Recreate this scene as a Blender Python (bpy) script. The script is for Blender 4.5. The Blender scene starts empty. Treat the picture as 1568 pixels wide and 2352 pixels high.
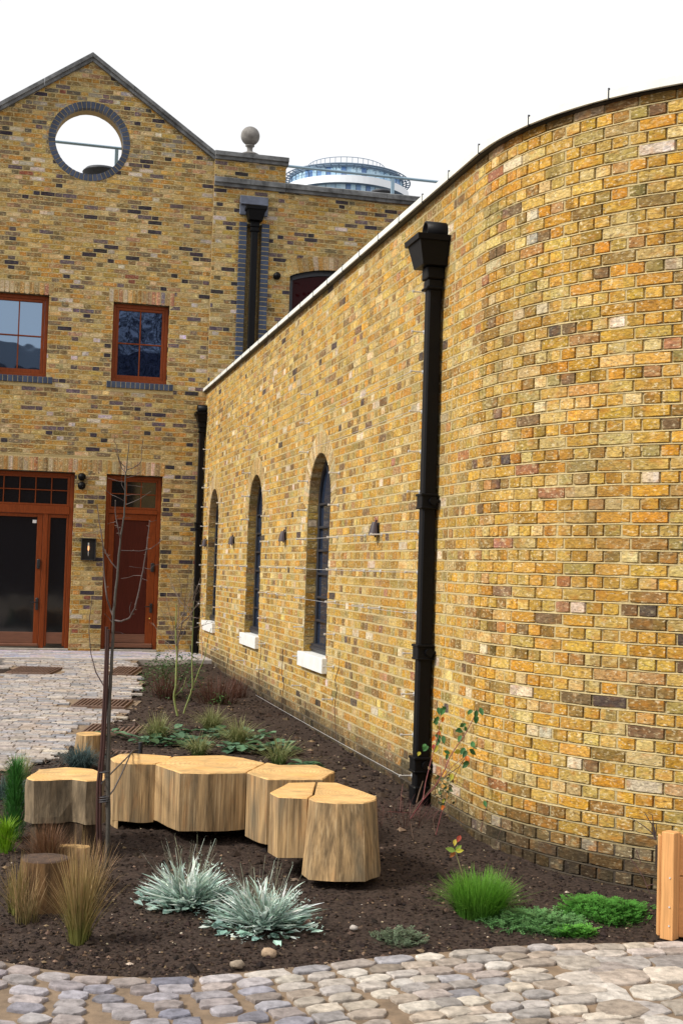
import bpy, math, random
from mathutils import Vector, noise
random.seed(7)
R=random.random
def U(a,b): return a+(b-a)*random.random()
scene=bpy.context.scene; COL=scene.collection
# ------------------------------------------------------------------ camera model
FP=3010.; ROLL=.030; PIT=math.atan(129/FP); CAM=Vector((0,0,1.75))
cr,sr,cp,sp=math.cos(ROLL),math.sin(ROLL),math.cos(PIT),math.sin(PIT)
def ray(x,y):
    cx=(x-784)/FP; cy=-(y-1176)/FP
    a=cx*cr-cy*sr; b=cx*sr+cy*cr
    return Vector((a,cp-b*sp,sp+b*cp))
def atY(x,y,Y):
    r=ray(x,y); return CAM+r*(Y/r.y)
def atZ(x,y,z):
    r=ray(x,y); return CAM+r*((z-1.75)/r.z)
GP=[(-50,0),(7.2,0),(9.3,.09),(12.35,.15),(14.65,.19),(17.7,.22),(20,.28),(400,.28)]
def gz(Y):
    for (a,b),(c,d) in zip(GP,GP[1:]):
        if Y<=c: return b+(d-b)*(Y-a)/(c-a)
    return .28
def gnd(x,y,off=0):
    z=0.1
    for _ in range(30):
        p=atZ(x,y,z); z=gz(p.y)+off
    return atZ(x,y,z)
# ------------------------------------------------------------------ wall / facade frames
C0=Vector((-2.22,20.96)); AL=math.atan(.2505)
T=Vector((math.sin(AL),-math.cos(AL))); NW=Vector((-math.cos(AL),-math.sin(AL)))
FD=Vector((math.cos(AL),math.sin(AL))); FN=Vector((math.sin(AL),-math.cos(AL)))
L1=(20.96-8.6)/math.cos(AL); RA=2.2; LARC=RA*(math.pi/2-AL)
def PW(u,v,d=0):
    if u<=L1:
        q=C0+T*u+NW*d; return Vector((q.x,q.y,v))
    e=C0+T*L1
    if u<=L1+LARC:
        ph=AL+(u-L1)/RA
        x=e.x+RA*(math.cos(AL)-math.cos(ph)); y=e.y-RA*(math.sin(ph)-math.sin(AL))
        return Vector((x-math.cos(ph)*d,y-math.sin(ph)*d,v))
    x=e.x+RA*math.cos(AL); y=e.y-RA*(1-math.sin(AL))
    return Vector((x+(u-L1-LARC),y-d,v))
def PF(s,v,d=0):
    q=C0+FD*s+FN*d; return Vector((q.x,q.y,v))
def uvW(x,y,d=0):
    r=ray(x,y); lo,hi=-1.5,L1+LARC
    f=lambda u:(lambda p:p.x*r.y-p.y*r.x)(PW(u,0,d))
    for _ in range(50):
        m=(lo+hi)/2
        if f(m)<0: lo=m
        else: hi=m
    p=PW(lo,0,d); k=p.y/r.y
    return lo,1.75+r.z*k
def onW(x,y,d=0):
    u,v=uvW(x,y,d); return PW(u,v,d)
def sF(x,y,d=0):
    r=ray(x,y); k=(C0.dot(FN)+d)/(r.x*FN.x+r.y*FN.y)
    p=CAM+r*k; return (Vector((p.x,p.y))-C0).dot(FD),p.z
# ------------------------------------------------------------------ materials
def mat(name,base=(.5,.5,.5),rough=.6,metal=0,attr=False,noise_s=0,noise_a=.3,bump=0,bump_s=40,spec=.5,coord='Object',stretch=None,detail=6,trans=0):
    m=bpy.data.materials.new(name); m.use_nodes=True; nt=m.node_tree; N=nt.nodes; Lk=nt.links.new
    b=N['Principled BSDF']; b.inputs['Roughness'].default_value=rough; b.inputs['Metallic'].default_value=metal
    b.inputs['Specular IOR Level'].default_value=spec
    tc=N.new('ShaderNodeTexCoord'); src=tc.outputs[coord]
    if coord=='World':pass
    if stretch:
        mp=N.new('ShaderNodeMapping'); mp.inputs['Scale'].default_value=stretch; Lk(src,mp.inputs[0]); src=mp.outputs[0]
    if attr:
        a=N.new('ShaderNodeAttribute'); a.attribute_name='col'; c=a.outputs['Color']
    else:
        a=N.new('ShaderNodeRGB'); a.outputs[0].default_value=(*base,1); c=a.outputs[0]
    if noise_s:
        n=N.new('ShaderNodeTexNoise'); n.inputs['Scale'].default_value=noise_s; n.inputs['Detail'].default_value=detail; n.inputs['Roughness'].default_value=.65
        Lk(src,n.inputs['Vector'])
        mr=N.new('ShaderNodeMapRange'); mr.inputs[1].default_value=.3; mr.inputs[2].default_value=.7; mr.inputs[3].default_value=1-noise_a; mr.inputs[4].default_value=1+noise_a
        Lk(n.outputs[0],mr.inputs[0])
        mx=N.new('ShaderNodeMix'); mx.data_type='RGBA'; mx.blend_type='MULTIPLY'; mx.inputs[0].default_value=1
        cm=N.new('ShaderNodeCombineColor')
        for i in range(3): Lk(mr.outputs[0],cm.inputs[i])
        Lk(c,mx.inputs[6]); Lk(cm.outputs[0],mx.inputs[7]); c=mx.outputs[2]
    Lk(c,b.inputs['Base Color'])
    if bump:
        n2=N.new('ShaderNodeTexNoise'); n2.inputs['Scale'].default_value=bump_s; n2.inputs['Detail'].default_value=8; n2.inputs['Roughness'].default_value=.7; Lk(src,n2.inputs['Vector'])
        bp=N.new('ShaderNodeBump'); bp.inputs['Strength'].default_value=bump; bp.inputs['Distance'].default_value=.01; Lk(n2.outputs[0],bp.inputs['Height']); Lk(bp.outputs[0],b.inputs['Normal'])
    if trans:
        t=N.new('ShaderNodeBsdfTranslucent'); ms=N.new('ShaderNodeMixShader'); ms.inputs[0].default_value=trans
        Lk(c,t.inputs[0]); Lk(b.outputs[0],ms.inputs[1]); Lk(t.outputs[0],ms.inputs[2]); Lk(ms.outputs[0],N['Material Output'].inputs[0])
    return m
def brick_mat(name):
    m=mat(name,attr=True,rough=.85,noise_s=30,noise_a=.42,bump=1.0,bump_s=32,spec=.2,stretch=(1,1,2.4))
    nt=m.node_tree; N=nt.nodes; Lk=nt.links.new; b=N['Principled BSDF']
    cur=b.inputs['Base Color'].links[0].from_socket
    tc=[n for n in N if n.type=='TEX_COORD'][0]
    bw=N.new('ShaderNodeRGBToBW'); at=[n for n in N if n.type=='ATTRIBUTE'][0]; Lk(at.outputs['Color'],bw.inputs[0])
    gt=N.new('ShaderNodeMapRange'); gt.inputs[1].default_value=.04; gt.inputs[2].default_value=.17; gt.inputs[3].default_value=.12; gt.inputs[4].default_value=1; Lk(bw.outputs[0],gt.inputs[0])
    # pale lime bloom, dark fire-flecks and broad weathering, fixed to the wall itself
    for sc,lo,hi,colr,fac in ((17,.56,.74,(.70,.57,.31,1),.6),(40,.55,.68,(.12,.06,.022,1),.6),(38,.57,.69,(.88,.76,.50,1),.62),(11,.54,.68,(.52,.20,.02,1),.45),(1.0,.46,.72,(.16,.115,.05,1),.36)):
        n=N.new('ShaderNodeTexNoise'); n.inputs['Scale'].default_value=sc; n.inputs['Detail'].default_value=4; Lk(tc.outputs['Object'],n.inputs['Vector'])
        mp=N.new('ShaderNodeMapping'); mp.inputs['Location'].default_value=(sc,3*sc,0); mp.inputs['Scale'].default_value=(1,1,2.0 if sc>5 else 1); Lk(tc.outputs['Object'],mp.inputs[0]); Lk(mp.outputs[0],n.inputs['Vector'])
        mr=N.new('ShaderNodeMapRange'); mr.inputs[1].default_value=lo; mr.inputs[2].default_value=hi; mr.inputs[3].default_value=0; mr.inputs[4].default_value=fac; Lk(n.outputs[0],mr.inputs[0])
        mx=N.new('ShaderNodeMix'); mx.data_type='RGBA'; ml=N.new('ShaderNodeMath'); ml.operation='MULTIPLY'; Lk(mr.outputs[0],ml.inputs[0]); Lk(gt.outputs[0],ml.inputs[1]); Lk(ml.outputs[0],mx.inputs[0]); Lk(cur,mx.inputs[6]); mx.inputs[7].default_value=colr; cur=mx.outputs[2]
    Lk(cur,b.inputs['Base Color'])
    return m
M={}
M['brick']=brick_mat('stock_brick')
M['mortar']=mat('mortar',attr=True,rough=.95,noise_s=60,noise_a=.22,bump=.5,bump_s=150)
M['blue']=mat('blue_engineering_brick',attr=True,spec=.25,rough=.45,noise_s=25,noise_a=.25)
M['coping']=mat('dark_weathered_stone',(.12,.125,.13),.85,noise_s=5,noise_a=.75,bump=.4,bump_s=50)
M['white_stone']=mat('white_coping',(.70,.72,.69),.6,noise_s=4,noise_a=.10)
M['sill']=mat('white_painted_sill',(.74,.74,.72),.6,noise_s=9,noise_a=.10)
M['timber']=mat('stained_timber',(.19,.040,.008),.45,spec=.2,noise_s=14,noise_a=.3,stretch=(6,6,.5))
M['timber_dark']=mat('red_brown_panel',(.065,.012,.007),.45,spec=.15,noise_s=12,noise_a=.2,stretch=(5,5,.4))
M['timber_low']=mat('weathered_rail',(.16,.065,.035),.5,noise_s=12,noise_a=.25,stretch=(.5,.5,6))
M['iron']=mat('black_painted_iron',(.004,.004,.005),.45,noise_s=30,noise_a=.2,bump=.15,bump_s=30,spec=.14)
M['steelblack']=mat('black_window_frame',(.018,.021,.03),.4)
M['black']=mat('matt_black_metal',(.012,.012,.015),.5)
M['steel']=mat('brushed_steel',(.75,.76,.78),.3,metal=.5)
M['galv']=mat('galvanised_rail',(.25,.36,.45),.4,metal=.5)
M['lead']=mat('lead_flashing',(.10,.115,.16),.5,noise_s=8,noise_a=.3)
M['foliage']=mat('foliage',attr=True,rough=.6,trans=.25,spec=.3)
M['stem']=mat('stems',attr=True,rough=.7,noise_s=60,noise_a=.25)
M['stone']=mat('cobble_stone',attr=True,rough=.7,noise_s=20,noise_a=.42,bump=1,bump_s=28,spec=.3)
M['sand']=mat('sandy_jointing',(.22,.155,.10),.95,noise_s=9,noise_a=.35,bump=.6,bump_s=120)
M['soil']=mat('dark_mulch',(.046,.031,.024),.95,noise_s=45,noise_a=.75,bump=1,bump_s=70,spec=.2)
M['chips']=mat('bark_chips',attr=True,rough=.9,spec=.2)
M['concrete']=mat('concrete',(.34,.31,.27),.9,noise_s=7,noise_a=.25,bump=.4,bump_s=80)
M['rust']=mat('rusted_grate',(.15,.09,.065),.8,noise_s=14,noise_a=.4)
M['endgrain']=mat('cut_oak_top',(.66,.41,.165),.8,noise_s=6,noise_a=.32,bump=.4,bump_s=50,stretch=(1,1.6,1))
M['bark']=mat('sawn_oak_side',(.38,.245,.115),.85,noise_s=4.5,noise_a=.75,bump=.5,bump_s=14,stretch=(6,6,.35),detail=10)
def stain(m,sc,lo,hi,colr,fac,zs=.35):
    nt=m.node_tree; N=nt.nodes; Lk=nt.links.new; b=N['Principled BSDF']; cur=b.inputs['Base Color'].links[0].from_socket
    tc=[n for n in N if n.type=='TEX_COORD'][0]; mp=N.new('ShaderNodeMapping'); mp.inputs['Scale'].default_value=(1,1,zs); mp.inputs['Location'].default_value=(3,7,1); n=N.new('ShaderNodeTexNoise'); n.inputs['Scale'].default_value=sc; n.inputs['Detail'].default_value=6
    Lk(tc.outputs['Object'],mp.inputs[0]); Lk(mp.outputs[0],n.inputs['Vector'])
    mr=N.new('ShaderNodeMapRange'); mr.inputs[1].default_value=lo; mr.inputs[2].default_value=hi; mr.inputs[3].default_value=0; mr.inputs[4].default_value=fac; Lk(n.outputs[0],mr.inputs[0])
    mx=N.new('ShaderNodeMix'); mx.data_type='RGBA'; Lk(mr.outputs[0],mx.inputs[0]); Lk(cur,mx.inputs[6]); mx.inputs[7].default_value=(*colr,1); Lk(mx.outputs[2],b.inputs['Base Color'])
stain(M['bark'],5,.47,.66,(.13,.115,.08),.75); stain(M['bark'],14,.55,.7,(.42,.20,.07),.5); stain(M['bark'],85,.50,.62,(.12,.075,.035),.5,.04); stain(M['bark'],70,.56,.66,(.56,.40,.22),.5,.03); stain(M['endgrain'],7,.52,.68,(.30,.22,.10),.6); stain(M['endgrain'],4,.5,.66,(.78,.42,.12),.5)
def rings(m,fac=.35):
    nt=m.node_tree; N=nt.nodes; Lk=nt.links.new; b=N['Principled BSDF']; cur=b.inputs['Base Color'].links[0].from_socket
    tc=[n for n in N if n.type=='TEX_COORD'][0]; mp=N.new('ShaderNodeMapping'); mp.inputs['Location'].default_value=(-.5,-.5,0); w=N.new('ShaderNodeTexWave'); w.wave_type='RINGS'; w.rings_direction='Z'; w.inputs['Scale'].default_value=7; w.inputs['Distortion'].default_value=6; w.inputs['Detail'].default_value=3; w.inputs['Detail Scale'].default_value=1.5
    Lk(tc.outputs['Generated'],mp.inputs[0]); Lk(mp.outputs[0],w.inputs['Vector']); mr=N.new('ShaderNodeMapRange'); mr.inputs[1].default_value=.55; mr.inputs[2].default_value=1; mr.inputs[3].default_value=0; mr.inputs[4].default_value=fac; Lk(w.outputs['Fac'],mr.inputs[0])
    mx=N.new('ShaderNodeMix'); mx.data_type='RGBA'; Lk(mr.outputs[0],mx.inputs[0]); Lk(cur,mx.inputs[6]); mx.inputs[7].default_value=(.34,.18,.06,1); Lk(mx.outputs[2],b.inputs['Base Color'])
rings(M['endgrain'])
M['plank']=mat('orange_softwood',(.62,.32,.125),.7,noise_s=7,noise_a=.28,stretch=(12,12,.5),spec=.2)
M['plank_h']=mat('orange_softwood_board',(.66,.31,.11),.6,noise_s=6,noise_a=.14,stretch=(.6,.6,8))
M['stakewood']=mat('dark_red_stake',(.045,.014,.010),.6,noise_s=20,noise_a=.4,stretch=(3,3,.4))
M['rubber']=mat('rubber',(.05,.045,.05),.5)
M['rooftile']=mat('dark_roof',(.03,.035,.045),.6)
M['tw_white']=mat('tower_white',(.75,.80,.86),.5)
M['tw_dark']=mat('tower_soffit',(.10,.16,.24),.6)
M['tw_glass']=mat('tower_glass',attr=True,rough=.15)
M['housebrick']=mat('far_house_brick',(.10,.06,.04),.9,noise_s=2)
M['paper']=mat('white_paper',(.8,.8,.8),.8)
M['brass']=mat('brass',(.8,.55,.15),.3,metal=1)
M['finial']=mat('finial_stone',(.20,.19,.18),.9,noise_s=9,noise_a=.45,bump=.4,bump_s=60)
def glass_mat(name,base,rough,ior,bump=.05,bs=1.4):
    m=mat(name,base,rough); b=m.node_tree.nodes['Principled BSDF']; b.inputs['IOR'].default_value=ior
    N=m.node_tree.nodes; Lk=m.node_tree.links.new
    n=N.new('ShaderNodeTexNoise'); n.inputs['Scale'].default_value=bs; n.inputs['Detail'].default_value=2; tc=N.new('ShaderNodeTexCoord'); Lk(tc.outputs['Object'],n.inputs['Vector'])
    bp=N.new('ShaderNodeBump'); bp.inputs['Strength'].default_value=bump; bp.inputs['Distance'].default_value=.05; Lk(n.outputs[0],bp.inputs['Height']); Lk(bp.outputs[0],b.inputs['Normal'])
    b.inputs['Specular IOR Level'].default_value=.5 if ior>1.4 else .15
    return m
M['glass']=glass_mat('dark_glass',(.02,.03,.055),.05,2.2,.12)
M['glass_up']=glass_mat('upper_glass',(.004,.005,.02),.02,2.3,.10)
M['glass_up'].node_tree.nodes['Principled BSDF'].inputs['Specular Tint'].default_value=(.42,.60,1,1)  # blue of the reflected sky put into the specular tint
M['glass_sky']=glass_mat('sky_tinted_glass',(.02,.03,.06),.02,4.2,.10)
M['glass_sky'].node_tree.nodes['Principled BSDF'].inputs['Specular Tint'].default_value=(.55,.75,1,1)  # brighter blue sky reflection built into this copy's tint and reflectivity
M['glass_low']=glass_mat('door_glass',(.006,.007,.010),.06,1.7,.05)
M['glass_red']=glass_mat('reddish_glass',(.03,.004,.005),.05,1.35,.3,5)
# ------------------------------------------------------------------ mesh builder
ORG={}
class MB:
    def __init__(s): s.v=[];s.f=[];s.c=[];s.m=[];s.sm=[]
    def add(s,vs,fs,col=(1,1,1),mi=0,smooth=False):
        o=len(s.v); s.v+= [tuple(p) for p in vs]
        for i,f in enumerate(fs):
            s.f.append([o+k for k in f]); s.c.append(col[i] if isinstance(col,list) else col); s.m.append(mi); s.sm.append(smooth)
        return o
    def box(s,P,a,b,c,d,e,f,col=(1,1,1),mi=0):
        """P maps (i,j,k) -> world; a..b first axis, c..d second, e..f third"""
        vs=[P(x,y,z) for x in(a,b) for y in(c,d) for z in(e,f)]
        s.add(vs,[(0,1,3,2),(4,6,7,5),(0,4,5,1),(2,3,7,6),(0,2,6,4),(1,5,7,3)],col,mi)
    def bbox(s,P,a,b,c,d,e,f,w=.004,col=(1,1,1),mi=0):
        """box with chamfered edges"""
        w=min(w,abs(b-a)*.4,abs(d-c)*.4,abs(f-e)*.4)
        vs=[];idx={}
        for ix,x in enumerate((a,b)):
            for iy,y in enumerate((c,d)):
                for iz,z in enumerate((e,f)):
                    sx=w if ix==0 else -w; sy=w if iy==0 else -w; sz=w if iz==0 else -w
                    for ax,q in enumerate(((x,y+sy,z+sz),(x+sx,y,z+sz),(x+sx,y+sy,z))):
                        idx[ix,iy,iz,ax]=len(vs); vs.append(P(*q))
        I=lambda *k:idx[k]; fs=[]
        for v in(0,1):
            q=[I(v,0,0,0),I(v,1,0,0),I(v,1,1,0),I(v,0,1,0)]; fs.append(q if v else q[::-1])
            q=[I(0,v,0,1),I(0,v,1,1),I(1,v,1,1),I(1,v,0,1)]; fs.append(q if v else q[::-1])
            q=[I(0,0,v,2),I(1,0,v,2),I(1,1,v,2),I(0,1,v,2)]; fs.append(q if v else q[::-1])
        for p in(0,1):
            for q in(0,1):
                fs.append([I(p,q,0,0),I(p,q,1,0),I(p,q,1,1),I(p,q,0,1)])
                fs.append([I(p,0,q,0),I(p,1,q,0),I(p,1,q,2),I(p,0,q,2)])
                fs.append([I(0,p,q,1),I(1,p,q,1),I(1,p,q,2),I(0,p,q,2)])
        for p in(0,1):
            for q in(0,1):
                for r_ in(0,1): fs.append([I(p,q,r_,0),I(p,q,r_,1),I(p,q,r_,2)])
        s.add(vs,fs,col,mi)
    def tube(s,pts,rad,n=6,col=(1,1,1),mi=0,cap=True):
        pts=[Vector(p) for p in pts]
        if not isinstance(rad,(list,tuple)): rad=[rad]*len(pts)
        rings=[];prev=None
        for i,p in enumerate(pts):
            t=(pts[min(i+1,len(pts)-1)]-pts[max(i-1,0)])
            if t.length<1e-9: t=Vector((0,0,1))
            t.normalize()
            a=prev if prev is not None else (Vector((1,0,0)) if abs(t.x)<.8 else Vector((0,1,0)))
            a=(a-t*a.dot(t)); a.normalize(); prev=a; b=t.cross(a)
            rings.append([p+(a*math.cos(2*math.pi*k/n)+b*math.sin(2*math.pi*k/n))*rad[i] for k in range(n)])
        vs=[q for r_ in rings for q in r_]; fs=[]
        for i in range(len(pts)-1):
            for k in range(n):
                fs.append((i*n+k,i*n+(k+1)%n,(i+1)*n+(k+1)%n,(i+1)*n+k))
        s.add(vs,fs,col,mi,True)
        if cap:
            s.add(rings[0][::-1],[tuple(range(n))],col,mi); s.add(rings[-1],[tuple(range(n))],col,mi)
    def lathe(s,c,prof,n=24,col=(1,1,1),mi=0,smooth=True):
        vs=[Vector((c[0]+r_*math.cos(2*math.pi*k/n),c[1]+r_*math.sin(2*math.pi*k/n),c[2]+z)) for r_,z in prof for k in range(n)]
        fs=[(i*n+k,i*n+(k+1)%n,(i+1)*n+(k+1)%n,(i+1)*n+k) for i in range(len(prof)-1) for k in range(n)]
        s.add(vs,fs,col,mi,smooth)
    def build(s,name,mats,parent=None,origin=None):
        me=bpy.data.meshes.new(name)
        if parent is not None: o=ORG[parent]
        elif origin is not None: o=Vector(origin)
        else:
            xs=[p[0] for p in s.v];ys=[p[1] for p in s.v];zs=[p[2] for p in s.v]
            o=Vector(((min(xs)+max(xs))/2,(min(ys)+max(ys))/2,min(zs)))
        me.from_pydata([(p[0]-o.x,p[1]-o.y,p[2]-o.z) for p in s.v],[],s.f)
        if not isinstance(mats,(list,tuple)): mats=[mats]
        for m_ in mats: me.materials.append(m_)
        me.polygons.foreach_set('material_index',s.m); me.polygons.foreach_set('use_smooth',s.sm)
        at=me.color_attributes.new('col','FLOAT_COLOR','CORNER'); buf=[]
        for f,c in zip(s.f,s.c): buf+=[c[0],c[1],c[2],1.]*len(f)
        at.data.foreach_set('color',buf); me.update()
        ob=bpy.data.objects.new(name,me); COL.objects.link(ob)
        if parent is not None: ob.parent=parent; ORG[ob]=ORG[parent]
        else: ob.location=o; ORG[ob]=o
        return ob
def tag(o,label=None,cat=None,group=None,kind=None):
    if label: o['label']=label
    if cat: o['category']=cat
    if group: o['group']=group
    if kind: o['kind']=kind
    return o
def empty(name,loc,label,cat,group=None):
    o=bpy.data.objects.new(name,None); COL.objects.link(o); o.location=loc; o.empty_display_size=.1; ORG[o]=Vector(loc); return tag(o,label,cat,group)
def copy_tree(o,loc=None,parent=None):
    c=o.copy(); COL.objects.link(c)
    if parent is not None: c.parent=parent
    if loc is not None: c.location=loc
    for ch in list(o.children): copy_tree(ch,None,c)
    return c
XYZ=lambda x,y,z:Vector((x,y,z))
def lerp(a,b,t): return a+(b-a)*t
# ------------------------------------------------------------------ brickwork
PAL_W=[((.50,.25,.030),13),((.50,.29,.045),28),((.52,.34,.075),24),((.58,.42,.14),13),((.27,.16,.04),11),((.34,.25,.07),7),((.44,.24,.08),4),((.66,.54,.32),2.6),((.20,.12,.05),4),((.09,.065,.045),1.2),((.38,.17,.08),.9)]
PAL_F=[((.42,.21,.035),13),((.42,.26,.055),22),((.46,.32,.10),20),((.50,.37,.15),11),((.23,.15,.05),14),((.17,.125,.06),8),((.36,.20,.085),5),((.54,.46,.33),3),((.035,.030,.035),5.5),((.11,.08,.075),5),((.22,.07,.04),.8)]
def pick(pal):
    t=sum(w for _,w in pal)*R()
    for c,w in pal:
        t-=w
        if t<=0: break
    k=U(.80,1.16); return (c[0]*k*U(.93,1.03),c[1]*k*U(.94,1.03),c[2]*1.14*k*U(.85,1.15))
def spick(pal):
    t=sum(w for _,w in pal)*R()
    for c,w in pal:
        t-=w
        if t<=0: break
    k=U(.72,1.12); g=sum(c)/3
    wz=U(.9,1.06); return (lerp(g,c[0],.75)*k*.90*(2-wz)**.4,lerp(g,c[1],.75)*k*.87,lerp(g,c[2],.75)*k*.86*wz)
def brick(mb,P,ul0,ul1,ur0,ur1,v0,v1,col,proud,seg,d0=-.006,j=.0019,ins=.0038):
    """one brick: bottom-left u, top-left u, bottom-right, top-right; edges uneven, arrises rounded"""
    if min(ur0-ul0,ur1-ul1)<.012 or v1-v0<.012: 
        if max(ur0-ul0,ur1-ul1)<.03: return
    w=max(ur0-ul0,ur1-ul1); ins=min(ins,w*.25,(v1-v0)*.25)
    ts=[0,ins/max(w,.001)]+[ (k+1)/(seg) for k in range(seg-1)]+[1-ins/max(w,.001),1]
    vs=[];n=len(ts)
    tilt=U(-.002,.002); sk=U(-.0018,.0018)
    for i,t in enumerate(ts):
        e=i in(0,n-1); e2=i in(1,n-2)
        jb,jt=U(-j,j),U(-j,j); ju=U(-j,j)
        corner=.0013+abs(random.gauss(0,.0008)) if e2 else (.0028+abs(random.gauss(0,.002)) if e else 0)
        lo=v0+jb+corner+sk*(t-.5)*2; hi=v1+jt-corner*U(.6,1.3)+sk*(t-.5)*2
        for q,(vv,in_) in enumerate(((lo,0),(lo+ins,1),(hi-ins,1),(hi,0))):
            f=(vv-v0)/max(v1-v0,1e-4); f=min(1,max(0,f))
            uu=lerp(lerp(ul0,ul1,f),lerp(ur0,ur1,f),t)+ju*.5
            d=d0 if(e or not in_) else proud+tilt*(t-.5)+U(-.0013,.0013)
            vs.append(P(uu,vv,d))
    fs=[(4*i+q,4*(i+1)+q,4*(i+1)+q+1,4*i+q+1) for i in range(n-1) for q in range(3)]
    if R()<.45:
        k2=U(.6,1.35); c2=(min(.9,col[0]*k2*U(.9,1.1)),min(.9,col[1]*k2),min(.9,col[2]*k2*U(.8,1.3))); t0=U(.2,.8); dirn=R()<.5
        cl=[]
        for i in range(n-1):
            tm=(ts[i]+ts[i+1])/2; f_=min(1,max(0,((tm-t0) if dirn else (t0-tm))*5+.5))
            cl+= [tuple(lerp(col[z],c2[z],f_) for z in range(3))]*3
        col=cl
    mb.add(vs,fs,col,0)
def brickwork(mb,P,u0,u1,v0,v1,bond,pal,top=None,ops=(),seg=2,rel=.004,course=.075,joint=.011,colfn=None,breaks=(),seed=1,jw=0.0):
    """top(u)->v height limit or None; ops: functions v->(ul,ur) or None"""
    random.seed(seed); k0=0; v=v0; row=0
    while v<v1-.02:
        vt=min(v+course,v1); a,b=v+joint*.5,vt-joint*.5
        off=0
        ivs0=ivs=[(u0,u1)]
        def cut(vv):
            L=[(u0,u1)]
            cuts=[o(vv) for o in ops]; 
            for br in breaks: cuts.append((br-.004,br+.004))
            for c in [c for c in cuts if c]:
                L2=[]
                for p,q in L:
                    if c[0]>p: L2.append((p,min(q,c[0])))
                    if c[1]<q: L2.append((max(p,c[1]),q))
                L=[x for x in L2 if x[1]-x[0]>.004]
            return L
        if top:
            tl=top(vt)     # returns (ul,ur) available at height
            tb=top(v)
        # brick boundaries of this course
        u=u0-.3; xs=[]
        if bond=='english': pat=[.225] if row%2==0 else [.1125]; u=u0-.225+(0 if row%2==0 else .05625)
        elif bond=='flemish': pat=[.225,.1125]; u=u0-.35+(0 if row%2==0 else .16875)
        else: pat=[.225]; u=u0-.225+(0 if row%2==0 else .1125)
        i=0
        L0,L1_=cut(a),cut(b)
        if len(L0)>len(L1_): L1_=L0
        elif len(L1_)>len(L0): L0=L1_
        while u<u1:
            w=pat[i%len(pat)]; i+=1
            p,q=u+joint*.5+U(-jw,jw),u+w-joint*.5+U(-jw,jw); u+=w
            col=colfn((p+q)/2,(a+b)/2,pal) if colfn else pick(pal)
            pr=rel+U(-.0018,.0022)
            m0=(p+q)/2
            # clip to the intervals of bottom and top edge separately, giving slanted ends
            for (s0,e0),(s1,e1) in zip(L0,L1_):
                if top:
                    if not tl or not tb: continue
                    s0_,e0_=max(s0,tb[0]),min(e0,tb[1]); s1_,e1_=max(s1,tl[0]),min(e1,tl[1])
                else: s0_,e0_,s1_,e1_=s0,e0,s1,e1
                if q<=min(s0_,s1_) or p>=max(e0_,e1_): continue
                l0,r0=max(p,s0_),min(q,e0_); l1,r1=max(p,s1_),min(q,e1_)
                if r0-l0<.01 and r1-l1<.01: continue
                if r1-l1<.0: l1=r1=min(max(m0,s1_),e1_) if s1_<=e1_ else l0
                if r0-l0<.0: l0=r0=min(max(m0,s0_),e0_) if s0_<=e0_ else l1
                brick(mb,P,l0,l1,r0,r1,a,b,col,pr,seg)
        v=vt; row+=1
def bedjoints(mb,P,u0,u1,v0,v1,ops=(),top=None,course=.075,colfn=None,mi=1,step=.14,proud=.0045):
    v=v0+course
    while v<v1-.01:
        L=[(u0,u1)]
        if top:
            t=top(v)
            L=[(max(u0,t[0]),min(u1,t[1]))] if t else []
        for c in [o(v) for o in ops]:
            if not c: continue
            L2=[]
            for p,q in L:
                if c[0]>p: L2.append((p,min(q,c[0])))
                if c[1]<q: L2.append((max(p,c[1]),q))
            L=L2
        for p,q in L:
            if q-p<.02: continue
            n=max(1,int((q-p)/step)); pv=None
            for k in range(n+1):
                u=lerp(p,q,k/n); w=U(-.0024,.0024); col=colfn(u,v) if colfn else (.52,.42,.21); kk=U(.88,1.1); col=(col[0]*kk,col[1]*kk,col[2]*kk)
                r_=[P(u,v-.0062+w,-.003),P(u,v-.0048+w,proud),P(u,v+.0022+w,proud-.0035),P(u,v+.0030+w,-.008)]
                if pv: mb.add(pv+r_,[(0,4,5,1),(1,5,6,2),(2,6,7,3)],col,mi)
                pv=r_
        v+=course
def backing(mb,P,u0,u1,v0,v1,top=None,ops=(),step=.075,us=None,mi=1,d=-.002,colfn=None,breaks=()):
    """mortar face behind the bricks, cut round the openings"""
    v=v0
    while v<v1-.001:
        vt=min(v+step,v1)
        def cut(vv):
            L=[(u0,u1)]
            if top:
                t=top(vv); 
                if not t: return []
                L=[(max(u0,t[0]),min(u1,t[1]))]
            for c in [o(vv) for o in ops]:
                if not c: continue
                L2=[]
                for p,q in L:
                    if c[0]>p: L2.append((p,min(q,c[0])))
                    if c[1]<q: L2.append((max(p,c[1]),q))
                L=L2
            return L
        A,B=cut(v+1e-5),cut(vt-1e-5)
        if len(A)!=len(B): 
            if len(A)>len(B): B=A if B else []
            else: A=B if A else []
        for (p,q),(r_,s) in zip(A,B):
            n=max(1,int((q-p)/(us or 1e9))) 
            for i in range(n):
                col=colfn((p+q)/2,v) if colfn else (.50,.40,.20)
                mb.add([P(lerp(p,q,i/n),v,d),P(lerp(p,q,(i+1)/n),v,d),P(lerp(r_,s,(i+1)/n),vt,d),P(lerp(r_,s,i/n),vt,d)],[(0,1,2,3)],col,mi)
        v=vt
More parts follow.
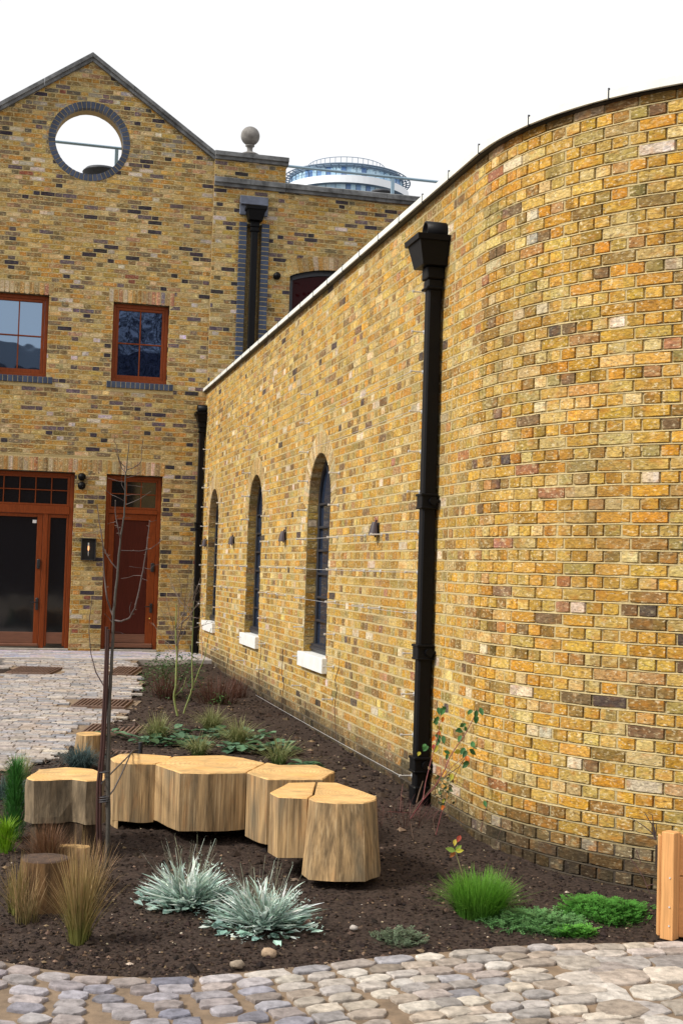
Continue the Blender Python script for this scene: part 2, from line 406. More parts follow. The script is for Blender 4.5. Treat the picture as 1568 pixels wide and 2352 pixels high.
# ---------- right wall with curved end
WT=4.515
AW=.49; SPR=2.395; SILL=.89
ARCH=[8.21,4.70,1.22]
def arch_open(c,extra=0):
    def f(v):
        if v<SILL-(0 if not extra else 0): return None
        if v<=SPR: return (c-AW-(0),c+AW)
        r_=AW+extra; h=v-SPR
        if h>=r_: return None
        w=math.sqrt(r_*r_-h*h); return (c-w,c+w)
    return f
UEND=L1+LARC+3.0
wallroot=empty('curved_wall',PW(6,0,-.3),'long yellow brick wall running from the courtyard house to a rounded near end','wall')
def wall_ground(u): return gz(PW(u,0,0).y)
def damp(u,h):
    t=(h-.02+.09*noise.noise(Vector((u*1.7,h*2,3)))+.04*math.sin(u*2.1))/.36
    t=min(1,max(0,t)); return t*t*(3-2*t)
def wcol(u,v,pal):
    h=v-wall_ground(min(u,L1+LARC))
    c=pick(pal)
    k=damp(u,h)
    if k<.999:
        g=(c[0]+c[1]+c[2])/3; a=.35+.65*k; m=.16+.84*k
        c=(lerp(g*1.1,c[0],a)*m,lerp(g*.9,c[1],a)*m,lerp(g*.68,c[2],a)*m)
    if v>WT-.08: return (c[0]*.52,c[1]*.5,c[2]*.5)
    if u>11.5 and R()<.2: c=(c[0]*1.08,c[1]*.98,c[2]*.75)
    return c
def mcol(u,v):
    h=v-wall_ground(min(u,L1+LARC))
    k=damp(u,h)
    return (lerp(.05,.47,k),lerp(.038,.375,k),lerp(.026,.19,k))
mb=MB()
ops_ring=[arch_open(c,.225) for c in ARCH]
UJ=12.22
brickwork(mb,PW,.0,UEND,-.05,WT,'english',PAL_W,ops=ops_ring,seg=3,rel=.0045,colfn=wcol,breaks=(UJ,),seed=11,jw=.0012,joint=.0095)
bedjoints(mb,PW,0,UEND,-.05,WT,ops=ops_ring+[lambda v:(UJ-.004,UJ+.004)],colfn=mcol)
backing(mb,PW,0,UEND,-.05,WT,ops=[arch_open(c,.06) for c in ARCH],step=.0375,us=.45,colfn=mcol,d=.0018)
random.seed(5)
for c in ARCH:   # gauged arch of tapering pale rubbers, and reveals
    n=42
    for k in range(n):
        a0=math.pi*k/n; a1=math.pi*(k+1)/n; g=.006
        cc=pick([((.52,.38,.16),5),((.48,.31,.10),4),((.40,.28,.10),3),((.56,.45,.24),2)])
        vs=[]
        for a,rr in((a0+g/1.4,AW),(a1-g/1.4,AW),(a1-g,AW+.222),(a0+g,AW+.222)):
            vs.append((c-math.cos(a)*rr,SPR+math.sin(a)*rr))
        o=[PW(q[0],q[1],-.006) for q in vs]; ctr=(sum(q[0] for q in vs)/4,sum(q[1] for q in vs)/4)
        i_=[PW(lerp(q[0],ctr[0],.07),lerp(q[1],ctr[1],.05),.003+U(-.001,.002)) for q in vs]
        mb.add(o+i_,[(4,5,6,7)]+[(q,(q+1)%4,(q+1)%4+4,q+4) for q in range(4)],cc,0)
        mb.add([PW(c-math.cos(a)*rr,SPR+math.sin(a)*rr,-.0045) for a,rr in((a0,AW),(a1,AW),(a1,AW+.228),(a0,AW+.228))],[(0,1,2,3)],(.36,.26,.11),1)
        # soffit brick
        vs=[PW(c-math.cos(a)*(AW),SPR+math.sin(a)*(AW),d) for a,d in((a0,-.004),(a1,-.004),(a1,-.14),(a0,-.14))]
        mb.add(vs,[(0,1,2,3)],(cc[0]*.75,cc[1]*.72,cc[2]*.65),0)  # arch brick colour dimmed here, painting in the soffit shade
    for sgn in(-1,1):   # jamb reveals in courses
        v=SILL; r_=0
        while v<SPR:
            vt=min(v+.075,SPR); cc=pick(PAL_W); cc=(cc[0]*.75,cc[1]*.75,cc[2]*.75)  # jamb brick colour dimmed for the shade inside the reveal
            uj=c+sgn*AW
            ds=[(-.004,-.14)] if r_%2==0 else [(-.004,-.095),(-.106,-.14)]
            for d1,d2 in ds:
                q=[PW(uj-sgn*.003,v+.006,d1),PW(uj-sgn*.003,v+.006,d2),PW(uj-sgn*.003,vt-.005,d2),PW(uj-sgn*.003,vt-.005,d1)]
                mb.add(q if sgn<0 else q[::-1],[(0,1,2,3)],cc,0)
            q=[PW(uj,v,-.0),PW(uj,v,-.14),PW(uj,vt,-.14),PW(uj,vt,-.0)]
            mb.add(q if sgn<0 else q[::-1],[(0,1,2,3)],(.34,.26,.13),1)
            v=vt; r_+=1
mb.build('brick_face',[M['brick'],M['mortar']],wallroot)
# core of the wall (behind faces) so that it has real thickness
mb=MB(); us=[0,3,6,9]+[L1*.8,L1]+[L1+LARC*k/10 for k in range(1,11)]+[UEND]
TH=-.33
def prism_strip(mb,P,us,z0,z1,d0,d1,col=(1,1,1),mi=0):
    for a,b in zip(us,us[1:]):
        A=[P(a,z0,d0),P(b,z0,d0),P(b,z1,d0),P(a,z1,d0)]; B=[P(a,z0,d1),P(b,z0,d1),P(b,z1,d1),P(a,z1,d1)]
        mb.add(A+B,[(3,2,6,7),(4,7,6,5),(0,4,5,1)],col,mi)
prism_strip(mb,PW,us,-.05,WT-.004,-.30,TH)
for c in ARCH: pass
mb.build('rear_face',[M['concrete']],wallroot)
mb=MB()
# top closing strip under the coping
prism_strip(mb,PW,us,WT-.02,WT-.004,-.004,TH)
# coping: pale stones with open joints and upstand seams
JU=[]; u=-.02
while u<UEND: JU.append(u); u+=.61
for a,b in zip(JU,JU[1:]):
    n=4; e=.004
    pts=[lerp(a+e,b-e,k/n) for k in range(n+1)]
    for p,q in zip(pts,pts[1:]):
        A=[PW(p,WT,.06),PW(q,WT,.06),PW(q,WT+.046,.06),PW(p,WT+.046,.06)]; B=[PW(p,WT,TH-.03),PW(q,WT,TH-.03),PW(q,WT+.055,TH-.03),PW(p,WT+.055,TH-.03)]
        mb.add(A+B,[(0,1,2,3),(3,2,6,7),(4,7,6,5),(0,4,5,1)],(1,1,1),0)
    mb.add([PW(a+e,WT,.06),PW(a+e,WT+.046,.06),PW(a+e,WT+.055,TH-.03),PW(a+e,WT,TH-.03)],[(0,1,2,3)],(1,1,1),0)
    mb.add([PW(b-e,WT,.06),PW(b-e,WT+.046,.06),PW(b-e,WT+.055,TH-.03),PW(b-e,WT,TH-.03)],[(0,1,2,3)],(1,1,1),0)
mb.build('coping',[M['white_stone']],wallroot)
mb=MB()
for a in JU:
    mb.box(PW,a-.0035,a+.0035,WT-.008,WT+.060,.050,.063)
# black strip painted in for the shadow line under the coping
prism_strip(mb,PW,us,WT-.010,WT-.003,.045,-.02)
mb.build('coping_seam_shadow',[M['black']],wallroot)
# arched windows
for c in ARCH:
    D=-.105
    fr=MB(); ri=AW; wfr=.055
    def archbar(mbx,c,r0,r1,d0,d1,a0,a1,n=20):
        pv=None
        for k in range(n+1):
            a=lerp(a0,a1,k/n)
            q=[PW(c-math.cos(a)*r_,SPR+math.sin(a)*r_,d) for r_,d in((r0,d0),(r1,d0),(r1,d1),(r0,d1))]
            if pv: mbx.add(pv+q,[(0,1,5,4),(1,2,6,5),(3,0,4,7)])
            pv=q
    archbar(fr,c,AW-wfr,AW-.001,D,D-.05,0,math.pi)
    fr.bbox(PW,c-AW+.001,c-AW+wfr,SILL+.02,SPR,D-.05,D); fr.bbox(PW,c+AW-wfr,c+AW-.001,SILL+.02,SPR,D-.05,D)
    fr.bbox(PW,c-AW+.001,c+AW-.001,SILL+.0,SILL+.085,D-.05,D+.03)
    fr.bbox(PW,c-AW+.001,c+AW-.001,SILL+.03,SILL+.06,D,D+.045)
    for x in(c-.012,): fr.bbox(PW,x-.016,x+.016,SILL+.085,SPR,D-.04,D-.004)
    # interlacing heads
    for cx_ in(c-AW,c+AW):
        rr=AW
        pv=None
        for k in range(15):
            a=lerp(0,math.pi/3,k/14); sg=1 if cx_<c else -1
            q=[]
            for r_,d in((rr-.016,D-.004),(rr+.016,D-.004),(rr+.016,D-.04),(rr-.016,D-.04)):
                q.append(PW(cx_+sg*math.cos(a)*r_,SPR+math.sin(a)*r_,d))
            if pv: fr.add(pv+q,[(0,1,5,4),(1,2,6,5),(3,0,4,7)])
            pv=q
    v=SILL+.085
    nbar=7
    for k in range(1,nbar):
        vv=lerp(SILL+.085,SPR,k/(nbar-1)); fr.bbox(PW,c-AW+wfr,c+AW-wfr,vv-.012,vv+.012,D-.038,D+.004)
    w=fr.build('window',[M['steelblack']],wallroot)
    g=MB(); n=20; rr=AW-.02
    pts=[(c-rr,SILL+.05),(c+rr,SILL+.05)]+[(c+math.cos(math.pi*k/n)*rr,SPR+math.sin(math.pi*k/n)*rr) for k in range(n+1)]
    g.add([PW(p[0],p[1],D-.025) for p in pts],[tuple(range(len(pts)))])
    g.build('pane',[M['glass']],w)
    s=MB(); s.bbox(PW,c-AW-.06,c+AW+.06,SILL-.145,SILL,-.003,.055,.004); s.bbox(PW,c-AW+.002,c+AW-.002,SILL-.06,SILL-.001,-.14,-.004,.002)
    s.build('sill',[M['sill']],w)
# air brick
a=uvW(565,1583)
mb=MB(); mb.bbox(PW,a[0]-.10,a[0]+.10,a[1]-.035,a[1]+.035,-.004,.007); mb.build('air_brick',[M['black']],wallroot)
# ------------------------------------------------------------------ gable house
house=empty('gabled_house',PF(-1.7,.34,0),'yellow stock brick gabled house with round opening, timber windows and doors, closing the courtyard','house')
TZ=.34
GA,GZ,GS=-1.995,9.66,.69   # apex, brick top, slope
def gtop(v):
    h=(GZ-v)/GS
    if h<=0: return None
    l,r_=GA-h,GA+h
    return (max(l,-4.9),min(r_,0.0)) if l<0 else None
OCR,OCZ=.64,8.378
def oc(rr):
    def f(v):
        h=v-OCZ
        if abs(h)>=rr: return None
        w=math.sqrt(rr*rr-h*h); return (GA-w,GA+w)
    return f
def rect(a,b,c,d): return lambda v:(a,b) if c-1e-6<=v<=d+1e-6 else None
W2=(-1.525,-.642,4.595,5.845); W1=(-3.41,-2.52,4.595,5.87)
D2=(-1.53,-.652,TZ,3.11); D1=(-4.3,-2.018,TZ,3.11)
ops=[oc(OCR),rect(*W2),rect(*W1),rect(*D2),rect(*D1),rect(-4.4,-.62,3.11,3.345),rect(-1.60,-.565,5.845,6.07),rect(-3.5,-2.45,5.87,6.07),rect(-1.59,-.54,4.49,4.595),rect(-3.5,-2.44,4.49,4.595)]
def fcol(u,v,pal):
    c=pick(pal)
    w=max(0,noise.noise(Vector((u*1.1,v*.8,3))))
    if 3<v<6: c=(lerp(c[0],c[0]*1.05,.5),c[1]*1.04,c[2]*1.15)
    if v>8.2 and R()<.3: g=sum(c)/3; c=(g*.9,g*.8,g*.62)
    return c
mb=MB()
brickwork(mb,PF,-4.9,0,TZ-.03,GZ,'flemish',PAL_F,top=gtop,ops=ops,seg=2,rel=.004,colfn=fcol,seed=21,jw=.003,joint=.010)
bedjoints(mb,PF,-4.9,0,TZ-.03,GZ-.05,ops=ops,top=gtop,step=.3)
opsb=[oc(OCR-.02),rect(*W2),rect(*W1),rect(*D2),rect(*D1)]
backing(mb,PF,-4.9,0,TZ-.03,GZ,top=gtop,ops=opsb,step=.0375)
random.seed(3)
def soldier(mb,P,a,b,v0,v1,pal,mi=0,w=.075,rel=.004,d0=-.006,joint=.011):
    u=a
    n=max(1,round((b-a)/w)); w=(b-a)/n
    for k in range(n):
        brick(mb,P,u+joint/2,u+joint/2,u+w-joint/2,u+w-joint/2,v0+.004,v1-.004,pick(pal),rel+U(-.0015,.0015),2,d0=d0)
        u+=w
PAL_S=[((.44,.30,.11),5),((.40,.22,.06),3),((.48,.38,.22),3),((.30,.20,.09),3),((.40,.19,.10),1),((.14,.12,.12),.7)]
soldier(mb,PF,-4.4,-.62,3.115,3.342,PAL_S)
soldier(mb,PF,-1.60,-.565,5.848,6.068,PAL_S)
soldier(mb,PF,-3.5,-2.45,5.872,6.068,PAL_S)
# reveals of openings (brick returns .11 deep)
for (a,b,c,d) in(W2,W1,D2,D1):
    for uj,sg in((a,-1),(b,1)):
        v=c
        while v<d-.001:
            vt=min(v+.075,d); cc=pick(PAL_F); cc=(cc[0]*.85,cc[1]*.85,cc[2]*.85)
            q=[PF(uj,v+.005,.0),PF(uj,v+.005,-.14),PF(uj,vt-.005,-.14),PF(uj,vt-.005,.0)]
            mb.add(q if sg<0 else q[::-1],[(0,1,2,3)],cc,0); v=vt
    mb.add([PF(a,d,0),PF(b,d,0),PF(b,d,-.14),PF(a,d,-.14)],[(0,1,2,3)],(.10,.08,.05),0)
mb.build('brick_gable',[M['brick'],M['mortar']],house)
# body behind the facade (sides, back and top below the free-standing gable head)
mb=MB()
OT=7.45
mb.box(PF,-4.9,6.5,-.03,OT,-7,-.345)
mb.box(PF,-4.9,4.0,OT,OT+.05,-7.02,-.36)
mb.build('house_body',[M['concrete']],house)
# back skin of the gable head with round hole, and the soffit of the hole
mb=MB()
def gtop2(v):
    t=gtop(v); return t
backing(mb,PF,-4.9,0,OT-.1,GZ,top=gtop2,ops=[oc(.53)],step=.03,d=-.34,colfn=lambda u,v:(.42,.30,.13),mi=0)
n=64
for k in range(n):
    a0,a1=2*math.pi*k/n,2*math.pi*(k+1)/n
    mb.add([PF(GA+math.cos(a)*.533,OCZ+math.sin(a)*.533,d) for a,d in((a0,-.341),(a1,-.341),(a1,-.108),(a0,-.108))],[(0,1,2,3)],(.34,.25,.12),0)
mb.build('gable_back',[M['mortar']],house)
# oculus ring
mb=MB(); n=52
for k in range(n):
    a0,a1=2*math.pi*k/n,2*math.pi*(k+1)/n; g=.008
    kk=U(.7,1.25); cc=(.048*kk,.062*kk,.10*kk)
    P3=lambda a,r_,d:PF(GA+math.cos(a)*r_,OCZ+math.sin(a)*r_,d)
    vs=[P3(a0+g,.53,-.11),P3(a1-g,.53,-.11),P3(a0+g,.53,.006),P3(a1-g,.53,.006),P3(a1-g,.636,.008),P3(a0+g,.636,.008),P3(a1-g,.64,-.02),P3(a0+g,.64,-.02)]
    mb.add(vs,[(0,1,3,2),(2,3,4,5),(5,4,6,7),(1,3,4,6),(0,2,5,7)],cc,0)
    mb.add([P3(a0,.533,-.108),P3(a1,.533,-.108),P3(a1,.533,.002),P3(a0,.533,.002)],[(0,1,2,3)],(.44,.33,.14),1)
    mb.add([P3(a0,.533,.002),P3(a1,.533,.002),P3(a1,.66,.002),P3(a0,.66,.002)],[(0,1,2,3)],(.44,.33,.14),1)
mb.build('round_surround',[M['blue'],M['mortar']],house)
# gable coping: raked, stepped profile
def extr(mb,P,path,prof,col=(1,1,1),mi=0):
    """path: list of (u,v); prof: list of (dd, dv)"""
    rows=[]
    for (u,v) in path: rows.append([P(u,v+dv,dd) for dd,dv in prof])
    n=len(prof)
    for a,b in zip(rows,rows[1:]):
        mb.add(a+b,[(i,(i+1)%n,(i+1)%n+n,i+n) for i in range(n)],col,mi)
    mb.add(rows[0],[tuple(range(n))],col,mi); mb.add(rows[-1],[tuple(range(n))],col,mi)
PROF=[(-.40,.0),(.055,.0),(.055,.055),(.085,.06),(.085,.125),(.0,.16),(-.40,.16)]
gc=MB()
ztop=9.815-.16
for (a,b) in(((-4.9,ztop-GS*(4.9-1.995)),(GA,ztop)),((GA,ztop),(-.0,8.285))):
    n=max(1,round(abs(b[0]-a[0])/.75)); 
    for k in range(n):
        t0,t1=k/n,(k+1)/n; e=.0025/ max(.1,abs(b[0]-a[0]))
        extr(gc,PF,[(lerp(a[0],b[0],t0+e),lerp(a[1],b[1],t0+e)),(lerp(a[0],b[0],t1-(e if k<n-1 else 0)),lerp(a[1],b[1],t1-(e if k<n-1 else 0)))],PROF)
gc.build('gable_coping',[M['coping']],house)
# right-hand block, slightly proud
PR=.055
PB=lambda u,v,d=0:PF(u,v,d+PR)
mb=MB()
opr=[rect(.55,.79,4,7.26),rect(1.295,2.75,4,6.55)]
def rtop(v): return (0,1.17) if v>7.86 else (0,6.5)
def opw(v):
    if v<4.0: return None
    m=2.02; hw=.73; z=6.50+.14*(1-((0)/hw)**2)
    if v<6.50: return (m-hw,m+hw)
    t=(v-6.50)/.14
    if t<1: w=hw*math.sqrt(1-t); return (m-w,m+w)
    return None
def ring(v):
    if v<6.50: return opw(v)
    m=2.02; t=(v-6.5-.0)/.37
    if v<6.80: w=.80*math.sqrt(max(0,1-((v-6.5)/.36)**2)) if v>6.72 else .80; return (m-w,m+w)
    return None
brickwork(mb,PB,0,6.5,4.0,8.30,'flemish',PAL_F,top=rtop,ops=[opr[0],ring],seg=2,rel=.004,colfn=fcol,seed=31,jw=.003,joint=.010)
bedjoints(mb,PB,0,6.5,4.0,8.28,ops=[opr[0],ring],top=rtop,step=.3)
backing(mb,PB,0,6.5,3.98,8.30,top=rtop,ops=[opr[0],opw],step=.0375)
random.seed(8)
m_,nb=2.02,18
for k in range(nb):   # cambered arch over the dark window
    x0,x1=lerp(-.80,.80,k/nb)+.006,lerp(-.80,.80,(k+1)/nb)-.006
    def yb(x): return 6.50+.14*(1-(x/.8)**2)
    vs=[(m_+x0*.93,yb(x0)),(m_+x1*.93,yb(x1)),(m_+x1*1.03,yb(x1)+.225),(m_+x0*1.03,yb(x0)+.225)]
    mb.add([PB(a,b,.004) for a,b in vs]+[PB(a,b,-.006) for a,b in vs],[(0,1,2,3),(0,4,5,1),(1,5,6,2),(2,6,7,3),(3,7,4,0)],pick(PAL_S),0)
# left return of the proud block
mb.box(PF,-.002,.0,4,8.3,-.01,PR-.004,(.34,.25,.12),0)
# recess sides/back
mb.add([PB(.55,4,-.13),PB(.79,4,-.13),PB(.79,7.26,-.13),PB(.55,7.26,-.13)],[(0,1,2,3)],(.30,.22,.10),0)
mb.add([PB(.55,4,0),PB(.55,4,-.13),PB(.55,7.26,-.13),PB(.55,7.26,0)],[(0,1,2,3)],(.20,.15,.08),0)
mb.add([PB(.79,4,0),PB(.79,4,-.13),PB(.79,7.26,-.13),PB(.79,7.26,0)],[(0,1,2,3)],(.20,.15,.08),0)
mb.add([PB(.55,7.26,0),PB(.79,7.26,0),PB(.79,7.26,-.13),PB(.55,7.26,-.13)],[(0,1,2,3)],(.20,.15,.08),0)
mb.box(PF,1.168,1.17,7.87,8.3,-.40,PR-.004,(.34,.25,.12),0)
mb.box(PF,0,1.168,7.5,8.3,-.41,-.40,(.34,.25,.12),0)
mb.build('brick_side_block',[M['brick'],M['mortar']],house)
PROF2=[(-.44,.0),(.05,.0),(.05,.05),(.085,.055),(.085,.12),(.0,.15),(-.44,.15)]
mb=MB()
for a,b in((-.0,.60),(.603,1.20)): extr(mb,PB,[(a,8.29),(b,8.29)],PROF2)
mb.build('parapet_coping',[M['coping']],house)
mb=MB()
PROF3=[(-.003,.0),(.045,.0),(.045,.05),(.08,.055),(.08,.13),(.0,.16),(-.003,.16)]
PROF4=[(-.42,.0),(.045,.0),(.045,.05),(.08,.055),(.08,.13),(.0,.165),(-.42,.165)]
extr(mb,PB,[(0,7.855),(.58,7.855)],PROF3); extr(mb,PB,[(.583,7.855),(1.165,7.855)],PROF3)
for k in range(6): extr(mb,PB,[(1.173+k*.85,7.855),(1.173+k*.85+.846,7.855)],PROF4)
mb.build('string_course',[M['coping']],house)
for a,b in((.425,.548),(.792,.918)):   # blue brick strips flanking the rainwater recess
    mb=MB(); v=4.0; r_=0
    while v<7.24:
        k=U(.75,1.25); mb.bbox(PB,a,b,v+.005,v+.07,-.02,.045,.003,(.045*k,.06*k,.10*k)); v+=.075
    mb.box(PB,a+.004,b-.004,4,7.235,-.02,.041,(.46,.36,.17),1)
    mb.build('blue_brick_strip',[M['blue'],M['mortar']],house)
# lead-dressed outlet at the top of recess
mb=MB(); mb.bbox(PB,.42,.885,7.60,7.73,.002,.06,.01); mb.bbox(PB,.42,.53,7.42,7.60,.002,.04,.01); mb.bbox(PB,.77,.885,7.42,7.60,.002,.04,.01)
mb.bbox(PB,.43,.88,7.58,7.605,.002,.10,.004)
mb.build('lead_outlet',[M['lead']],house)
# dark window of the side block
w=MB(); m_=2.02; hw=.73; D=-.10
def camber(x,e=0): return 6.50+.14*(1-(x/hw)**2)-e
w.bbox(PB,m_-hw+.001,m_-hw+.07,4.05,6.52,D-.05,D); w.bbox(PB,m_+hw-.07,m_+hw-.001,4.05,6.52,D-.05,D)
for k in range(12):
    x0,x1=lerp(-hw,hw,k/12),lerp(-hw,hw,(k+1)/12)
    A=[(m_+x0,camber(x0,.075)),(m_+x1,camber(x1,.075)),(m_+x1,camber(x1,-.01)),(m_+x0,camber(x0,-.01))]
    w.add([PB(a,b,D) for a,b in A]+[PB(a,b,D-.05) for a,b in A],[(0,1,2,3),(0,4,5,1)])
w.bbox(PB,m_-.02,m_+.02,4.05,6.57,D-.05,D-.005)
# curved glazing bars
pv=None
for k in range(13):
    a=lerp(math.pi*.5,math.pi,k/12); q=[PB(m_+.0+math.cos(a)*r_*1.0,5.85+math.sin(a)*r_*.75,d) for r_,d in((.55,D-.005),(.58,D-.005),(.58,D-.04),(.55,D-.04))]
    if pv: w.add(pv+q,[(0,1,5,4),(1,2,6,5),(3,0,4,7)])
    pv=q
wo=w.build('window',[M['steelblack']],house)
tag(wo,'black cambered window half hidden behind the wall coping')
g=MB(); g.add([PB(m_-hw,4.05,D-.03),PB(m_+hw,4.05,D-.03),PB(m_+hw,6.52,D-.03),PB(m_,6.63,D-.03),PB(m_-hw,6.52,D-.03)],[(0,1,2,3,4)]); g.build('pane',[M['glass_red']],wo)
# timber casement windows
def casement(a,b,c,d,gm,lab):
    D=-.075; f=MB(); t=.055
    f.bbox(PF,a+.002,a+t,c+.002,d-.002,D-.06,D); f.bbox(PF,b-t,b-.002,c+.002,d-.002,D-.06,D)
    f.bbox(PF,a+t,b-t,d-t-.002,d-.002,D-.06,D); f.bbox(PF,a+.002,b-.002,c+.002,c+.05,D-.06,D+.02)
    s=.045; e=D-.012
    f.bbox(PF,a+t+.002,a+t+s,c+.052,d-t-.004,e-.05,e); f.bbox(PF,b-t-s,b-t-.002,c+.052,d-t-.004,e-.05,e)
    f.bbox(PF,a+t+s,b-t-s,d-t-s,d-t-.004,e-.05,e); f.bbox(PF,a+t+s,b-t-s,c+.052,c+.115,e-.05,e)
    m=(a+b)/2; mv=lerp(c+.1,d-t-s,.50)
    f.bbox(PF,m-.010,m+.010,c+.115,d-t-s,e-.045,e-.006); f.bbox(PF,a+t+s,b-t-s,mv-.010,mv+.010,e-.045,e-.006)
    fo=f.build('window',[M['timber']],house); tag(fo,lab)
    g=MB(); g.add([PF(a+t,c+.05,e-.03),PF(b-t,c+.05,e-.03),PF(b-t,d-t,e-.03),PF(a+t,d-t,e-.03)],[(0,1,2,3)]); g.build('pane',[gm],fo)
    sm=MB(); u=a-.068; n=14; w=(b-a+.17)/n
    for k in range(n):
        kk=U(.7,1.3); sm.bbox(PF,u+.004,u+w-.004,c-.105,c-.006,-.09,.035,.004,(.045*kk,.06*kk,.10*kk)); u+=w
    sm.box(PF,a-.066,b+.10,c-.101,c-.010,-.09,.031,(.42,.34,.18),1)
    sm.build('sill',[M['blue'],M['mortar']],fo)
casement(*W2,M['glass_up'],'square timber window reflecting a dark tree'); casement(*W1,M['glass_sky'],'timber window cut by the left edge, reflecting sky')
# doors
def pane(parent,a,b,c,d,e,m,name='pane'):
    g=MB(); g.add([PF(a,c,e),PF(b,c,e),PF(b,d,e),PF(a,d,e)],[(0,1,2,3)]); return g.build(name,[m],parent)
D=-.08
f=MB(); a,b,c,d=D2
f.bbox(PF,a+.002,a+.06,c+.03,d-.002,D-.07,D); f.bbox(PF,b-.06,b-.002,c+.03,d-.002,D-.07,D); f.bbox(PF,a+.06,b-.06,d-.06,d-.002,D-.07,D)
f.bbox(PF,a+.06,b-.06,2.51,2.575,D-.07,D+.008)
e=D-.01
for x in(-1.46,): f.bbox(PF,a+.062,a+.09,2.577,d-.062,e-.05,e); f.bbox(PF,b-.09,b-.062,2.577,d-.062,e-.05,e); f.bbox(PF,a+.09,b-.09,2.577,2.615,e-.05,e); f.bbox(PF,a+.09,b-.09,d-.09,d-.062,e-.05,e)
for k in(1,2): x=lerp(a+.09,b-.09,k/3); f.bbox(PF,x-.008,x+.008,2.615,d-.09,e-.04,e-.006)
f.bbox(PF,a+.09,b-.09,2.815,2.831,e-.04,e-.006)
df=f.build('door_frame',[M['timber']],house); tag(df,'frame of the solid panelled door')
pane(df,a+.06,b-.06,2.58,d-.06,e-.03,M['glass_low'])
f=MB(); f.bbox(PF,a+.004,b-.004,c+.0,c+.03,-.12,.03); f.build('threshold',[M['concrete']],df)
f=MB(); e=D-.015
f.bbox(PF,a+.064,a+.155,c+.06,2.506,e-.045,e); f.bbox(PF,b-.185,b-.064,c+.06,2.506,e-.045,e); f.bbox(PF,a+.155,b-.185,2.41,2.506,e-.045,e)
dl=f.build('door',[M['timber']],house); tag(dl,'solid red-brown panelled door')
f=MB(); f.bbox(PF,a+.155,b-.185,c+.27,2.41,e-.04,e-.022); f.build('door_panel',[M['timber_dark']],dl)
f=MB(); f.bbox(PF,a+.155,b-.185,c+.13,c+.268,e-.045,e-.003); f.bbox(PF,a+.066,b-.066,c+.055,c+.125,e-.045,e+.035,.012); f.build('bottom_rail',[M['timber_low']],dl)
f=MB(); x=-.755
f.bbox(PF,x-.028,x+.028,1.60,1.74,e,e+.03,.01); f.tube([PF(x,1.66,e+.03),PF(x,1.66,e+.06)],.018,10); f.build('lock',[M['black']],dl)
f=MB(); f.bbox(PF,x-.022,x+.022,.95,1.10,e,e+.02,.008); f.tube([PF(x-.005,1.05,e+.02),PF(x-.005,1.05,e+.07),PF(x-.10,1.05,e+.07)],.009,8); f.build('handle',[M['black']],dl)
f=MB(); f.lathe(PF(-.77,.86,e+.005),[(0,-.014),(.013,-.01),(.016,0),(.013,.01),(0,.014)],10); f.build('knob',[M['brass']],dl)
# wide glazed door set
f=MB(); a,b,c,d=D1
f.bbox(PF,b-.062,b-.002,c+.03,d-.002,D-.07,D); f.bbox(PF,a,a+.06,c+.03,d-.002,D-.07,D); f.bbox(PF,a+.06,b-.062,d-.05,d-.002,D-.07,D)
f.bbox(PF,a+.06,b-.062,2.46,2.585,D-.07,D+.008)
f.bbox(PF,-2.475,-2.40,c+.03,2.46,D-.07,D)
e=D-.01
f.bbox(PF,b-.105,b-.064,2.587,d-.052,e-.05,e); f.bbox(PF,a+.06,b-.105,2.587,2.62,e-.05,e); f.bbox(PF,a+.06,b-.105,d-.082,d-.052,e-.05,e)
x=b-.105
while x>a+.1:
    x-=.242; f.bbox(PF,x-.008,x+.008,2.62,d-.082,e-.04,e-.006)
f.bbox(PF,a+.06,b-.105,2.825,2.841,e-.04,e-.006)
df=f.build('door_frame',[M['timber']],house); tag(df,'frame of the wide glazed doors at the left edge')
pane(df,a+.06,b-.07,2.58,d-.06,e-.03,M['glass_low'])
f=MB(); f.bbox(PF,a,b-.004,c,c+.03,-.12,.03); f.build('threshold',[M['concrete']],df)
for (x0,x1,nm,lb) in((-3.35,-2.478,'door','large glazed door with a paper sticker'),(-2.398,b-.064,'side_light','narrow glazed side light')):
    f=MB(); w0=.085 if nm=='door' else .035; e=D-.015
    f.bbox(PF,x0+.002,x0+w0,c+.06,2.456,e-.045,e); f.bbox(PF,x1-w0,x1-.002,c+.06,2.456,e-.045,e); f.bbox(PF,x0+w0,x1-w0,2.405,2.456,e-.045,e)
    dl=f.build(nm,[M['timber']],house); tag(dl,lb)
    f=MB(); f.bbox(PF,x0+w0,x1-w0,c+.10,c+.275,e-.045,e-.003)
    if nm=='door': f.bbox(PF,x0+.01,x1-.004,c+.055,c+.10,e-.045,e+.03,.01)
    f.build('bottom_rail',[M['timber_low']],dl)
    pane(dl,x0+w0-.01,x1-w0+.01,c+.26,2.42,e-.025,M['glass_low'])
    if nm=='door':
        x=x1-.042
        f=MB(); f.bbox(PF,x-.026,x+.026,1.60,1.75,e,e+.03,.01); f.tube([PF(x,1.66,e+.03),PF(x,1.66,e+.06)],.018,10); f.build('lock',[M['black']],dl)
        f=MB(); f.bbox(PF,x-.022,x+.022,.96,1.15,e,e+.02,.008); f.tube([PF(x-.0,1.08,e+.02),PF(x-.0,1.08,e+.07),PF(x-.10,1.08,e+.07)],.009,8); f.build('handle',[M['black']],dl)
        f=MB(); f.box(PF,-2.635,-2.575,2.31,2.36,e-.024,e-.0225); f.build('sticker',[M['paper']],dl)
